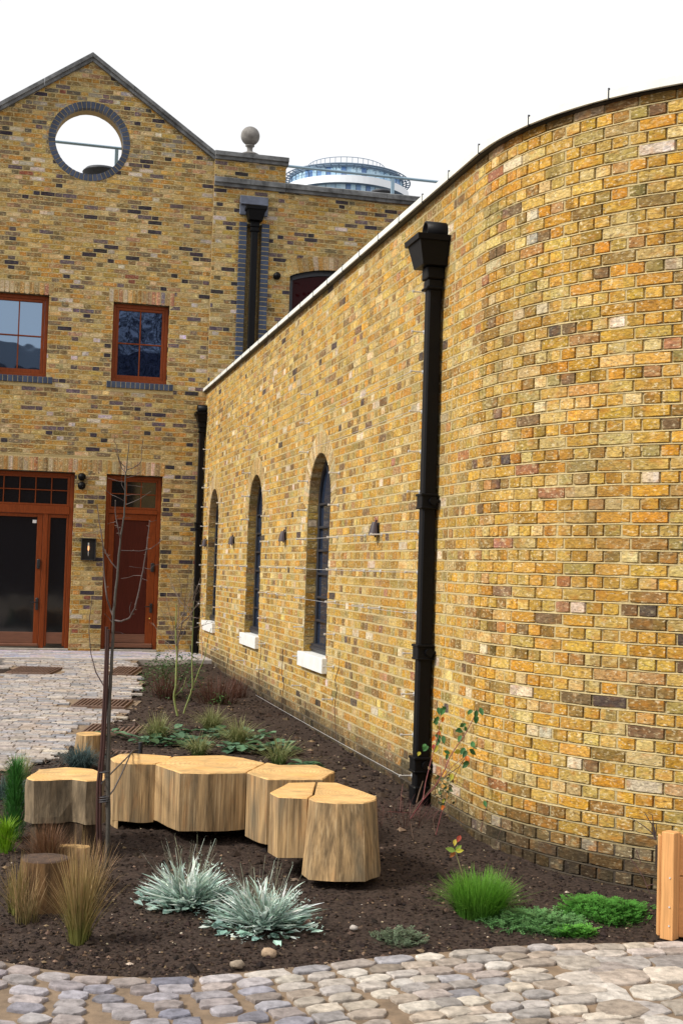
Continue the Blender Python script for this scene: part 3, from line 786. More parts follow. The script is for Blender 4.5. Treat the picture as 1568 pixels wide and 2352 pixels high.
# ------------------------------------------------------------------ fixtures
def dome_light(s,v,P,label):
    r0=empty('spot_light',P(s,v,0),label,'wall light','small round black wall lights')
    f=MB(); f.tube([P(s,v,.004),P(s,v,.02)],.045,16); f.build('base_plate',[M['black']],r0)
    f=MB(); pr=[(.058,.02),(.062,.05),(.058,.085),(.042,.11),(.02,.125),(.002,.128)]
    n=20; rows=[]
    for r_,dd in pr: rows.append([P(s+math.cos(2*math.pi*k/n)*r_,v+math.sin(2*math.pi*k/n)*r_,dd) for k in range(n)])
    vs=[q for rw in rows for q in rw]; f.add(vs,[(i*n+k,i*n+(k+1)%n,(i+1)*n+(k+1)%n,(i+1)*n+k) for i in range(len(pr)-1) for k in range(n)],smooth=True)
    f.build('lamp_head',[M['iron']],r0)
dome_light(-1.915,3.055,PF,'upper of two small black dome lights between the doors')
dome_light(-1.913,2.915,PF,'lower of two small black dome lights between the doors')
dome_light(1.064,6.46,PB,'small black dome light beside the dark upper window')
# lantern box
s0,s1,z0,z1=-1.885,-1.66,1.755,2.10
r0=empty('box_lantern',PF((s0+s1)/2,z0,0),'flat black box lantern with a lit filament bulb on the pier between the doors','lantern')
f=MB(); f.bbox(PF,s0,s1,z0,z1,.004,.02); f.bbox(PF,s0,s0+.014,z0,z1,.02,.10,.002); f.bbox(PF,s1-.014,s1,z0,z1,.02,.10,.002); f.bbox(PF,s0+.014,s1-.014,z1-.014,z1,.02,.10,.002); f.bbox(PF,s0+.014,s1-.014,z0,z0+.014,.02,.10,.002)
f.build('casing',[M['black']],r0)
f=MB(); f.tube([PF((s0+s1)/2,1.98,.05),PF((s0+s1)/2,2.03,.05)],.013,10); f.build('bulb_holder',[M['steel']],r0)
em=bpy.data.materials.new('filament'); em.use_nodes=True; bb=em.node_tree.nodes['Principled BSDF']; bb.inputs['Base Color'].default_value=(.8,.4,.2,1); bb.inputs['Emission Color'].default_value=(1,.45,.2,1); bb.inputs['Emission Strength'].default_value=1.2
f=MB(); f.lathe(PF((s0+s1)/2,1.93,.05),[(.004,-.03),(.012,-.01),(.014,.015),(.010,.05)],10); f.build('bulb',[em],r0)
f=MB(); f.lathe(PF((s0+s1)/2,1.87,.05),[(.003,-.05),(.008,-.02),(.009,.01),(.006,.03)],8); f.build('bulb_tip',[M['steel']],r0)
# lamps on the right wall
for i,(px,py,lb) in enumerate(((851,1218,'brown half-cone wall lamp nearest to the big downpipe'),(643,1233,'brown half-cone wall lamp between the two nearest arched windows'),(527,1241,'brown half-cone wall lamp between the two farthest arched windows'),(465.5,1245,'brown half-cone wall lamp beside the far corner downpipe'))):
    u,v=uvW(px,py,.07)
    if i==3: u=max(u,.12)
    v=2.085
    if i==0:
        lu,lv=u,v
        r0=empty('wall_lamp',PW(u,v,0),lb,'wall lamp','cone wall lamps'); proto=r0
        f=MB(); n=16; pr=[(.026,.055),(.036,.02),(.050,-.058)]
        rows=[]
        for r_,dz in pr: rows.append([PW(u+math.cos(a)*r_,v+dz,.015+math.sin(a)*r_*1.25+.012) for a in [math.pi*k/n for k in range(n+1)]])
        n1=n+1; vs=[q for rw in rows for q in rw]
        f.add(vs,[(i2*n1+k,i2*n1+k+1,(i2+1)*n1+k+1,(i2+1)*n1+k) for i2 in range(2) for k in range(n)],smooth=True)
        f.add(rows[0],[tuple(range(n1))]); 
        f.build('lamp_shade',[mat('lamp_brown',(.045,.03,.035),.5)],r0)
        f=MB(); f.bbox(PW,u-.03,u+.03,v-.045,v+.05,.004,.016); f.tube([PW(u,v+.05,.025),PW(u,v+.072,.025)],.008,8); f.tube([PW(u,v-.04,.03),PW(u,v-.072,.03)],.008,8); f.build('bracket',[M['black']],r0)
    else:
        c=copy_tree(proto,PW(u,v,0)); c['label']=lb
# steel studs and wires
rows_z=[.25+.30*k for k in range(-1,14)]
ux=lambda cx:uvW(407.7+.32*cx,878+.32*1325,.0)[0]
cols=[(ux(205),0,12,'a'),(ux(318),1,9,'b'),(ux(503),0,13,'c'),(ux(650),1,9,'d'),(ux(918),0,12,'e'),(ux(1145),1,9,'f')]
sx,sz=PW(1,1,0),0
f=MB(); f.tube([Vector((0,0,0)),Vector((NW.x*.10,NW.y*.10,0))],[.006,.006],8); f.tube([Vector((NW.x*.001,NW.y*.001,0)),Vector((NW.x*.010,NW.y*.010,0))],.016,8); f.tube([Vector((NW.x*.088,NW.y*.088,0)),Vector((NW.x*.104,NW.y*.104,0))],.010,8)
stud0=f.build('wire_stud',[M['steel']],origin=(0,0,0)); first=True
SL='small steel stud standing out of the yellow wall to hold climbing wire'
def place(u,z):
    global first
    p=PW(u,z,.004)
    if first: o=stud0; first=False
    else: o=stud0.copy(); COL.objects.link(o)
    o.location=p; tag(o,SL,'stud','steel wire studs on the yellow wall')
ROW0=1.735
for (u,a,b,_) in cols:
    for k in range(a,b):
        z=ROW0+.30*(k-5)
        if z<.30 or z>4.4: continue
        place(u,z)
for u,ks in((ux(1345),(6,5,4)),(ux(1465),(6,5,4)),(ux(720),(5,4)),(ux(785),(5,4)),(ux(400),(5,4)),(ux(360),(5,4))):
    for k in ks: place(u,ROW0+.30*(k-5))
ug=uvW(846.7+.6272/1.96*0+ (0), 1300,.0)[0]
ug=11.55
for k in range(0,13): place(ug,ROW0+.30*(k-5)-.0)
for i,(k,u0,u1,lb) in enumerate(((6,cols[4][0],ug,'thin steel wire at lamp height on the yellow wall'),(5,cols[4][0],ug,'thin steel wire just below the wall lamps'),(4,cols[4][0],ug,'thin steel wire level with the lower half of the arched windows'),(0,cols[3][0],ug,'lowest steel wire, just above the soil along the yellow wall'),(9,cols[4][0],ug,'steel wire over the arched windows'),(10,cols[4][0],ug,'highest steel wire, above the arched windows'))):
    f=MB(); z=ROW0+.30*(k-5)
    pts=[PW(lerp(u0,u1,t/8),z-.006*math.sin(math.pi*t/8),.097) for t in range(9)]
    f.tube(pts,.0022,5); w=f.build('support_wire',[M['steel']]); tag(w,lb,'wire','climbing plant wires')
# downpipes on the right wall
def downpipe(uc,zt,zb,label,collars,outlet=True,P=PW,hw=.049,dep=.10,hs=.96):
    r0=empty('downpipe',P(uc,zb,.0),label,'downpipe')
    off=.02
    f=MB(); c8=.012
    f.bbox(P,uc-hw,uc+hw,zb+.10,zt-.22*hs,off,off+dep,.012); f.build('pipe_shaft',[M['iron']],r0)
    # hopper head: tapered box with rim
    f=MB()
    def fr(a,b,c_,z): return [P(uc-a,z,.004),P(uc+a,z,.004),P(uc+a,z,c_),P(uc-a,z,c_)]
    hT,hB=zt,zt-.215*hs
    w_t,w_b=.155*hs,.115*hs; d_t,d_b=.235*hs,.195*hs
    A=fr(w_b,0,d_b,hB);B=fr(w_t,0,d_t,hT-.035)
    f.add(A+B,[(0,1,2,3),(0,1,5,4),(1,2,6,5),(2,3,7,6),(3,0,4,7)])
    A=fr(w_t+.018,0,d_t+.018,hT-.04);B=fr(w_t+.022,0,d_t+.022,hT)
    f.add(A+B,[(0,1,2,3),(0,1,5,4),(1,2,6,5),(2,3,7,6),(3,0,4,7),(4,5,6,7)])
    f.build('hopper_head',[M['iron']],r0)
    f=MB(); f.bbox(P,uc-hw-.02,uc+hw+.02,hB-.09,hB,off-.01,off+dep+.02,.008); f.bbox(P,uc-hw-.008,uc+hw+.008,hB-.15,hB-.09,off-.004,off+dep+.008,.008); f.bbox(P,uc-hw-.022,uc+hw+.022,hB-.165,hB-.145,off-.01,off+dep+.022,.006)
    f.build('hopper_neck',[M['iron']],r0)
    for z in collars:
        f=MB(); f.bbox(P,uc-hw-.014,uc+hw+.014,z-.05,z+.05,off-.004,off+dep+.014,.006); f.bbox(P,uc-hw-.022,uc+hw+.022,z+.035,z+.055,off-.008,off+dep+.022,.005); f.bbox(P,uc-hw-.020,uc+hw+.020,z-.055,z-.04,off-.008,off+dep+.020,.005)
        for s_ in(-1,1): f.tube([P(uc+s_*(hw+.012),z,off+.035),P(uc+s_*(hw+.045),z,off+.035)],.028,10); f.tube([P(uc+s_*(hw+.03),z,.004),P(uc+s_*(hw+.03),z,off+.05)],.012,8)
        f.build('collar',[M['iron']],r0)
    f=MB(); f.bbox(P,uc-hw-.012,uc+hw+.012,zb-.05,zb+.13,off-.004,off+dep+.014,.01)
    f.build('shoe',[M['iron']],r0)
    if outlet:
        f=MB(); n=20
        def rg(r_,d): return [P(uc+.03+math.cos(2*math.pi*k/n)*r_,zt+.05+math.sin(2*math.pi*k/n)*r_,d) for k in range(n)]
        vs=rg(.07,.004)+rg(.07,.155)+rg(.058,.155)+rg(.058,.02)
        f.add(vs,[(i*n+k,i*n+(k+1)%n,(i+1)*n+(k+1)%n,(i+1)*n+k) for i in range(3) for k in range(n)]+[tuple(3*n+k for k in range(n))],smooth=True)
        f.build('outlet',[M['iron']],r0)
    return r0
UP=11.94
zc=[uvW(985,1150,.1)[1],uvW(975,1500,.1)[1],uvW(970,1762,.1)[1]]
print('collars',zc,uvW(985,900,.1),uvW(970,1700,.1))
downpipe(UP,uvW(975,545,.16)[1]+.0,.10,'tall black square-section downpipe with hopper head on the near yellow wall',zc)
downpipe(.10,uvW(455,945,.16)[1],.33,'black downpipe with hopper head in the far corner beside the panelled door',[2.35,1.0],hw=.05,dep=.09,hs=.72)
downpipe(.67,7.52,4.2,'black downpipe set in a recess between blue brick strips high on the house',[5.15],outlet=False,P=PB,hw=.055,dep=.06,hs=.95)
# finial
f=MB(); p=PB(.585,8.44,-.15)
f.lathe(p,[(.0,0),(.16,0),(.165,.02),(.12,.045),(.055,.06),(.045,.10),(.05,.15),(.075,.165),(.075,.18),(.05,.185)],24)
f.lathe((p.x,p.y,p.z+.335),[(.155*math.cos(a),.155*math.sin(a)) for a in [lerp(-1.25,math.pi/2,k/14) for k in range(15)]],28)
o=f.build('ball_finial',[M['finial']]); tag(o,'grey stone ball finial on a waisted foot on top of the parapet','finial')
# railing behind the parapet
dR=-1.3
sa,za=sF(128,330,dR); sb,zb=sF(665,375,dR); sc,zc2=sF(1000,420,dR)
rl=empty('handrail',PF(0,OT+.05,dR),'galvanised handrail behind the gable and parapet','railing')
zr=(za+zb+zc2)/3; print('rail z',za,zb,zc2)
f=MB(); f.tube([PF(-4.8,zr,dR),PF(5.4,zr,dR)],.024,10); f.build('rail',[M['galv']],rl)
p1=sF(268,360,dR)[0]; p2=sF(901,430,dR)[0]
for s in(p1,p2,p1-(p2-p1)*.5,):
    f=MB(); f.bbox(PF,s-.03,s+.03,OT+.04,zr-.024,dR-.02,dR+.02); f.build('post',[M['galv']],rl)
# two low dark roof domes on the roof terrace
def dome(x,y,wpx,d,label,hh):
    s,z=sF(x,y,d); r_=wpx/FP*23.5/2
    c=PF(s,OT,d); f=MB()
    h=z-OT
    f.lathe((c.x,c.y,OT+.05),[(r_,0),(r_,h-.05-hh),(r_*1.03,h-.05-hh),(r_*.85,h-.05-hh*.35),(r_*.4,h-.05-.01),(0.01,h-.05)],30)
    for k in range(12):
        a=2*math.pi*k/12; f.tube([Vector((c.x+r_*1.0*math.cos(a),c.y+r_*1.0*math.sin(a),OT+h-hh*.9)),Vector((c.x+r_*.1*math.cos(a),c.y+r_*.1*math.sin(a),OT+h+.01))],.012,5)
    o=f.build('roof_dome',[M['rooftile']]); tag(o,label,'roof light')
dome(235,385,84,-2.2,'low dark domed roof light seen through the round opening',.10)
dome(878,437,62,-2.2,'low dark domed roof light just above the parapet beside the rail post',.08)
# round tower far away
TD=200.; pc=atY(768,1305,TD); tx=pc.x
tw=empty('round_tower',(tx,TD,0),'distant round glass tower with louvred crown above the parapet','tower')
def zat(y,dist): return atY(768,y+2,dist).z
f=MB(); 
zg0,zg1=zat(397,191.4),zat(379,191.4); zl1=zat(419,191.4)
def drum(f,r_,z0,z1,n=72,cols=None,mi=0):
    for k in range(n):
        a0,a1=2*math.pi*k/n,2*math.pi*(k+1)/n; q=[(tx+r_*math.cos(a),TD+r_*math.sin(a)) for a in(a0,a1)]
        c=(random.choice(cols) if cols else (1,1,1))
        f.add([(q[0][0],q[0][1],z0),(q[1][0],q[1][1],z0),(q[1][0],q[1][1],z1),(q[0][0],q[0][1],z1)],[(0,1,2,3)],c,mi)
gl=[(.16,.30,.55),(.35,.55,.75),(.45,.66,.82),(.50,.70,.85),(.10,.20,.42),(.40,.62,.8)]
random.seed(4)
zw0=zat(416,190.4); zw1=zat(399,190.4)
drum(f,8.7,zg0-.3,zg1+.4,cols=gl); drum(f,8.7,20,zw0,cols=gl)
f.build('glazing',[M['tw_glass']],tw)
f=MB()
def annulus(f,r0,r1,z,mi=0,n=72,up=True):
    vs=[(tx+r_*math.cos(2*math.pi*k/n),TD+r_*math.sin(2*math.pi*k/n),z) for r_ in(r0,r1) for k in range(n)]
    f.add(vs,[(k,(k+1)%n,n+(k+1)%n,n+k) for k in range(n)],mi=mi)
drum(f,9.7,zw0,zw1); annulus(f,8.5,9.7,zw1); f.build('white_band',[M['tw_white']],tw)
f=MB(); f.lathe((tx,TD,0),[(8.6,zat(375,191)),(8.4,zat(372,191)),(0,zat(370,191))],60)
f.build('roof',[M['tw_white']],tw)
f=MB(); drum(f,8.5,0,20); f.build('base',[M['tw_white']],tw)
f=MB(); annulus(f,8.6,9.7,zw0-.004); drum(f,8.85,zg1-.1,zg1+.5); 
zp=zat(373,190); n=52
for k in range(n):
    a=2*math.pi*k/n; c_,s_=math.cos(a),math.sin(a)
    f.tube([(tx+8.6*c_,TD+8.6*s_,zp-.25),(tx+9.9*c_,TD+9.9*s_,zp+.1)],.09,4)
for rr in(9.3,9.85): 
    pts=[(tx+rr*math.cos(2*math.pi*k/60),TD+rr*math.sin(2*math.pi*k/60),zp+(.0 if rr<9.5 else .1)) for k in range(61)]; f.tube(pts,.10,4)
for k in range(36):
    a=2*math.pi*k/36; f.tube([(tx+8.72*math.cos(a),TD+8.72*math.sin(a),zg0-.3),(tx+8.72*math.cos(a),TD+8.72*math.sin(a),zg1+.3)],.05,4)
    f.tube([(tx+8.72*math.cos(a),TD+8.72*math.sin(a),zw0-4),(tx+8.72*math.cos(a),TD+8.72*math.sin(a),zw0)],.05,4)
f.build('crown_louvres',[M['tw_dark']],tw)
f=MB(); zt0,zt1=zat(369,194),zat(357.5,194); n=44
for k in range(n):
    a=2*math.pi*k/n; f.tube([(tx+6*math.cos(a),TD+6*math.sin(a),zt0-1),(tx+6*math.cos(a),TD+6*math.sin(a),zt1)],.04,4)
f.tube([(tx+6*math.cos(2*math.pi*k/60),TD+6*math.sin(2*math.pi*k/60),zt1) for k in range(61)],.05,4)
f.build('roof_screen',[M['tw_dark']],tw)
# ------------------------------------------------------------------ ground
f=MB(); Ys=[-60,-20,0,2,4,6,7.2,9.3,12.35,14.65,17.7,20,24,60,400]; Xs=[-300,-40,-8,0,8,40,300]
vs=[(x,y,gz(y)-.10) for y in Ys for x in Xs]; nx=len(Xs)
f.add(vs,[(j*nx+i,j*nx+i+1,(j+1)*nx+i+1,(j+1)*nx+i) for j in range(len(Ys)-1) for i in range(nx-1)])
o=f.build('ground',[mat('ground_earth',(.22,.18,.14),.95,noise_s=.6,noise_a=.3)],origin=(0,0,0)); tag(o,kind='structure')
# outline of planting bed (photo pixels -> ground)
EDGE=[(-400,2120),(-200,2170),(-60,2199),(0,2209),(80,2224),(150,2237),(300,2248),(450,2244),(600,2229),(750,2214),(859,2200),(1084,2182),(1234,2170),(1509,2164),(1568,2164),(1800,2166),(2300,2170)]
edge=[atZ(x,y,0) for x,y in EDGE]
def edgeY(x):
    for a,b in zip(edge,edge[1:]):
        if a.x<=x<=b.x: return lerp(a.y,b.y,(x-a.x)/(b.x-a.x))
    return edge[0].y if x<edge[0].x else edge[-1].y
PATHR=[(295,1519),(318,1557),(311,1600),(270,1650),(230,1677),(190,1700),(150,1728),(97,1752),(0,1768),(-300,1790)]
pathr=[gnd(x,y) for x,y in PATHR]   # right/near edge of the path
def in_path(x,y):
    # polygon: path right edge + far left
    poly=[(p.x,p.y) for p in pathr]+[(-12,pathr[-1].y),(-12,19.9),(pathr[0].x,19.9)]
    c=False; j=len(poly)-1
    for i in range(len(poly)):
        xi,yi=poly[i];xj,yj=poly[j]
        if (yi>y)!=(yj>y) and x<(xj-xi)*(y-yi)/(yj-yi)+xi: c=not c
        j=i
    return c
lb=[(-40,1513),(21,1515),(12,1535),(0,1566),(-60,1600)]; lbp=[gnd(x,y) for x,y in lb]
def in_leftbed(x,y):
    poly=[(p.x,p.y) for p in lbp]+[(-6,lbp[-1].y),(-6,lbp[0].y)]
    c=False; j=len(poly)-1
    for i in range(len(poly)):
        xi,yi=poly[i];xj,yj=poly[j]
        if (yi>y)!=(yj>y) and x<(xj-xi)*(y-yi)/(yj-yi)+xi: c=not c
        j=i
    return c
# soil
def soilz(x,y):
    n=noise.noise(Vector((x*1.3,y*1.3,0)))*.035+noise.noise(Vector((x*5,y*5,2)))*.018+noise.noise(Vector((x*17,y*17,5)))*.010+noise.noise(Vector((x*45,y*45,9)))*.006
    e=edgeY(x); t=min(1,max(0,(y-e)/.5)); 
    h=gz(y)-.018+n*(.35+.65*t)+.02*t
    if in_path(x,y): h=gz(y)-.06
    return h
f=MB()
def grid(f,x0,x1,y0,y1,st,zf,test):
    nx=int((x1-x0)/st)+1; ny=int((y1-y0)/st)+1
    base=len(f.v)
    vs=[];
    for j in range(ny):
        for i in range(nx):
            x,y=x0+i*st,y0+j*st; vs.append((x,y,zf(x,y)))
    fs=[]
    for j in range(ny-1):
        for i in range(nx-1):
            if test(x0+(i+.5)*st,y0+(j+.5)*st): fs.append((j*nx+i,j*nx+i+1,(j+1)*nx+i+1,(j+1)*nx+i))
    f.add(vs,fs,smooth=True)
grid(f,-3.2,3.4,5.3,9.6,.026,soilz,lambda x,y:y>edgeY(x)-.02)
grid(f,-6,1.6,9.6-.03,20.2,.07,soilz,lambda x,y:True)
grid(f,-9,-3.17,5,9.6,.15,soilz,lambda x,y:y>edgeY(x)-.1)
o=f.build('soil_bed',[M['soil']]); tag(o,kind='structure')
# bark chips and clods over the soil
random.seed(12)
f=MB()
def blob(f,p,r_,col,sq=.6):
    vs=[];
    ax=[Vector((1,0,0)),Vector((-1,0,0)),Vector((0,1,0)),Vector((0,-1,0)),Vector((0,0,1)),Vector((0,0,-1))]
    rot=U(0,6.28); ca,sa_=math.cos(rot),math.sin(rot)
    for a in ax:
        q=a*r_*U(.5,1.4); q.z*=sq; vs.append(p+Vector((q.x*ca-q.y*sa_,q.x*sa_+q.y*ca,q.z)))
    f.add(vs,[(0,2,4),(2,1,4),(1,3,4),(3,0,4),(2,0,5),(1,2,5),(3,1,5),(0,3,5)],col)
cc=[((.030,.019,.015),60),((.055,.035,.026),26),((.10,.065,.045),9),((.22,.15,.10),5.0),((.5,.42,.32),1.4),((.015,.01,.009),20)]
cnt=0
while cnt<30000:
    y=5.4+(20-5.4)*(R()**1.9); x=U(-.33,.30)*y
    if y<edgeY(x)+.01 or in_path(x,y): continue
    p=Vector((x,y,soilz(x,y)+.002)); c=pick(cc); c=(c[0],c[1],c[2]*.85)
    r_=U(.004,.013)*(1 if y<9 else 1.6)
    if sum(c)>.5: r_*=.6
    if R()<.05: r_*=U(1.6,2.8)
    blob(f,p,r_,c); cnt+=1
o=f.build('bark_mulch',[M['chips']],origin=(0,7,0)); tag(o,'loose dark bark chips and crumbs over the planting bed','mulch',kind='stuff')
# foreground cobbles
f=MB()
vs=[];
xs=[-3.5+.25*k for k in range(33)]
rowsv=[]
for x in xs:
    e=edgeY(x)
    rowsv.append([(x,e+.03,-.008),(x,e-.5,-.006),(x,e-1.5,-.006),(x,1.5,-.006)])
vs=[q for r_ in rowsv for q in r_]
f.add(vs,[(4*i+j,4*i+j+1,4*(i+1)+j+1,4*(i+1)+j) for i in range(len(xs)-1) for j in range(3)],mi=1)
random.seed(41)
SC=[((.44,.40,.36),24),((.36,.35,.36),16),((.47,.40,.34),20),((.54,.49,.43),18),((.42,.35,.30),10),((.30,.29,.30),7),((.58,.54,.47),8),((.36,.30,.24),6)]
def sett(f,c,ax,w,h,col,z,dome_=.006,n=10,irr=.10,sink=.03):
    """rounded irregular stone; c centre, ax along-row unit"""
    ay=Vector((-ax.y,ax.x)); vs=[];P=11
    outer=[];
    for k in range(n):
        a=2*math.pi*(k+.5)/n+U(-.16,.16); ca,sa_=math.cos(a),math.sin(a)
        rr=(abs(ca)**P+abs(sa_)**P)**(-1/P)*(1+U(-irr,irr))
        outer.append((ca*rr*w/2,sa_*rr*h/2))
    tx_,ty_=U(-.012,.012),U(-.012,.012)
    for sc,dz in((1.0,-sink),(1.0,-.005),(.975,-.0005),(.93,dome_*.3),(.5,dome_*.55)):
        for (x,y) in outer:
            q=c+ax*(x*sc)+ay*(y*sc); vs.append((q.x,q.y,z+dz+(x*tx_+y*ty_)*sc+U(-.0012,.0012)))
    fs=[(i*n+k,i*n+(k+1)%n,(i+1)*n+(k+1)%n,(i+1)*n+k) for i in range(4) for k in range(n)]+[tuple(4*n+k for k in range(n))]
    f.add(vs,fs,col,0,False)
off=.055; row=0
while off<2.6:
    rh=.098 if row==0 else U(.088,.105)
    x=-2.9+U(0,.1)
    while x<3.2:
        big=1+max(0,min(1,(x-.5)/.6))*.75*(1 if row>1 else .35)
        big*=1+.25*max(0,min(1,(off-.5)/1.0))
        w=U(.115,.165)*big if row else U(.14,.20)
        xm=x+w/2; e0,e1=edgeY(xm-.05),edgeY(xm+.05); ax=Vector((.1,e1-e0)); ax.normalize()
        c=Vector((xm,edgeY(xm)))+Vector((ax.y,-ax.x))*off
        if c.y>1.8 and not(big>1.4 and row%2==1 and row>1 and R()<.9):
            hh=rh*(1.0 if big<1.4 or row<2 else 2.02)
            cc_=c if hh<rh*1.5 else c+Vector((ax.y,-ax.x))*rh*.5
            col=spick(SC)
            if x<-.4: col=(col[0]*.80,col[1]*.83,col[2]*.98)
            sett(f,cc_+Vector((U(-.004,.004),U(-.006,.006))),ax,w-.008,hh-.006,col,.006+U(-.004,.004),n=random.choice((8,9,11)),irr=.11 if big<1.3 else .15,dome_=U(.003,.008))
        x+=w
    off+=rh+.003; row+=1
# fill stones for larger area: mortar sand between
o=f.build('cobbled_pavement',[M['stone'],M['sand']],origin=(0,5,0)); tag(o,kind='structure')
# path of fine setts running back to the house
def gzp(Y): return gz(Y)+.068*min(1,max(0,(Y-13.)/6.5))
f=MB(); random.seed(51)
vs=[];yy=[8.0+.25*k for k in range(50)]
f2=[]
for a,b in zip(yy,yy[1:]):
    b=min(b,20.0)
    if a>=20: break
    n=24
    for k in range(n):
        x0,x1=lerp(-7,-1.2,k/n),lerp(-7,-1.2,(k+1)/n); xm,ym=(x0+x1)/2,(a+b)/2
        if in_path(xm,ym) and not in_leftbed(xm,ym):
            f.add([(x0,a,gzp(a)-.010),(x1,a,gzp(a)-.010),(x1,b,gzp(b)-.010),(x0,b,gzp(b)-.010)],[(0,1,2,3)],mi=1)
SP=[((.40,.36,.35),20),((.43,.38,.35),18),((.34,.34,.36),16),((.47,.42,.38),12),((.27,.28,.31),8),((.42,.35,.31),12),((.52,.48,.43),5)]
GR=[]   # grates: pixel quads
def quad(pts): return [gnd(x,y,.03) for x,y in pts]
GRP=[((29,1537),(134,1537),(131,1551),(27,1550),'ribbed rusty drain grate at the left end of the path by the doors'),((258,1537),(313,1538),(317,1554),(258,1553),'ribbed rusty drain grate at the right end of the path by the doors'),((169,1605),(300,1606),(298,1622),(180,1621),'ribbed rusty drain grate in the middle of the path behind the sapling'),((190,1659),(322,1660),(326,1679),(205,1680),'ribbed rusty drain grate where the path meets the soil'),((252,1719),(300,1719),(308,1733),(252,1735),'ribbed rusty drain grate just behind the log bench')]
GR=[quad(g[:4]) for g in GRP]
def in_grate(x,y,m=.05):
    for q in GR:
        xs_=[p.x for p in q]; ys_=[p.y for p in q]
        if min(xs_)-m<x<max(xs_)+m and min(ys_)-m<y<max(ys_)+m: return True
    return False
y=10.3
while y<19.85:
    x=-7+U(0,.2)
    while x<-1.5:
        w=U(.11,.23)
        xm=x+w/2; ym=y+.05
        skew=Vector((1,.06)).normalized()
        cy=ym+(xm+3)*.06
        if in_path(xm,cy) and not in_leftbed(xm,cy) and not in_grate(xm,cy,.02):
            col=spick(SP); z=gzp(cy)+.004+U(-.003,.003)
            vs=[];hw_,hh_=w/2-.004,.046
            ay=Vector((-skew.y,skew.x)); 
            for sc,dz in((1,-.02),(1,-.004),(.86,.002)):
                for a_,b_ in((-1,-1),(1,-1),(1,1),(-1,1)):
                    q=Vector((xm,cy))+skew*(a_*hw_*(sc if sc==1 else .93))+ay*(b_*hh_*sc); vs.append((q.x+U(-.003,.003),q.y+U(-.003,.003),z+dz))
            f.add(vs,[(i*4+k,i*4+(k+1)%4,(i+1)*4+(k+1)%4,(i+1)*4+k) for i in range(2) for k in range(4)]+[(8,9,10,11)],col,0)
        x+=w
    y+=.1
o=f.build('path',[M['stone'],M['sand']],origin=(-3,14,0)); tag(o,kind='structure')
# terrace slab in front of the house
f=MB(); p0=gnd(295,1513); ty=-1.28
dT=(Vector((atZ(380,1514,.34).x,atZ(380,1514,.34).y))-C0).dot(FN)
print('terrace depth',dT)
f.bbox(PF,-6,.02,.0,TZ,-.33,dT,.01)
o=f.build('terrace',[mat('terrace_stone',(.42,.38,.35),.85,noise_s=5,noise_a=.3,bump=.4,bump_s=60)]); tag(o,kind='structure')
# blocks on terrace left portion: paving setts
f=MB(); random.seed(61)
dd=.03
while dd<dT-.06:
    s=-5.5+U(0,.2)
    while s<-.02:
        w=U(.14,.26); k=U(.8,1.15); c=pick(SP)
        if s+w<-.0: f.bbox(lambda a,b,c_:PF(a,b,c_),s+.005,s+w-.005,TZ-.005,TZ+.004+U(0,.003),dd+.004,dd+.10,.004,c)
        s+=w
    dd+=.104
o=f.build('terrace_paving',[M['stone']]); tag(o,kind='structure')
# grates
for q,g in zip(GR,GRP):
    x0=(q[0].x+q[3].x)/2; x1=(q[1].x+q[2].x)/2; y0=(q[2].y+q[3].y)/2; y1=(q[0].y+q[1].y)/2
    z=gzp((y0+y1)/2)+.004; zf=lambda y_:gzp(y_)+.004
    r0=empty('drain_grate',((x0+x1)/2,(y0+y1)/2,z),g[4],'drain grate','ribbed drain grates in the path')
    sl=(zf(y1)-zf(y0))/max(.01,y1-y0); Pg=lambda a,b,c_:Vector((a,b,zf(y0)+(b-y0)*sl+c_))
    f=MB(); f.bbox(Pg,x0,x1,y0,y0+.02,-.03,.014,.003); f.bbox(Pg,x0,x1,y1-.02,y1,-.03,.014,.003); f.bbox(Pg,x0,x0+.02,y0+.02,y1-.02,-.03,.014,.003); f.bbox(Pg,x1-.02,x1,y0+.02,y1-.02,-.03,.014,.003); f.box(Pg,x0+.01,x1-.01,y0+.01,y1-.01,-.03,-.02)
    f.build('frame',[M['rust']],r0)
    f=MB(); n=int((x1-x0-.04)/.042)
    for k in range(n):
        xx=x0+.03+k*.042; f.bbox(Pg,xx,xx+.022,y0+.02,y1-.02,-.02,.012,.004)
    f.build('ribs',[M['rust']],r0)
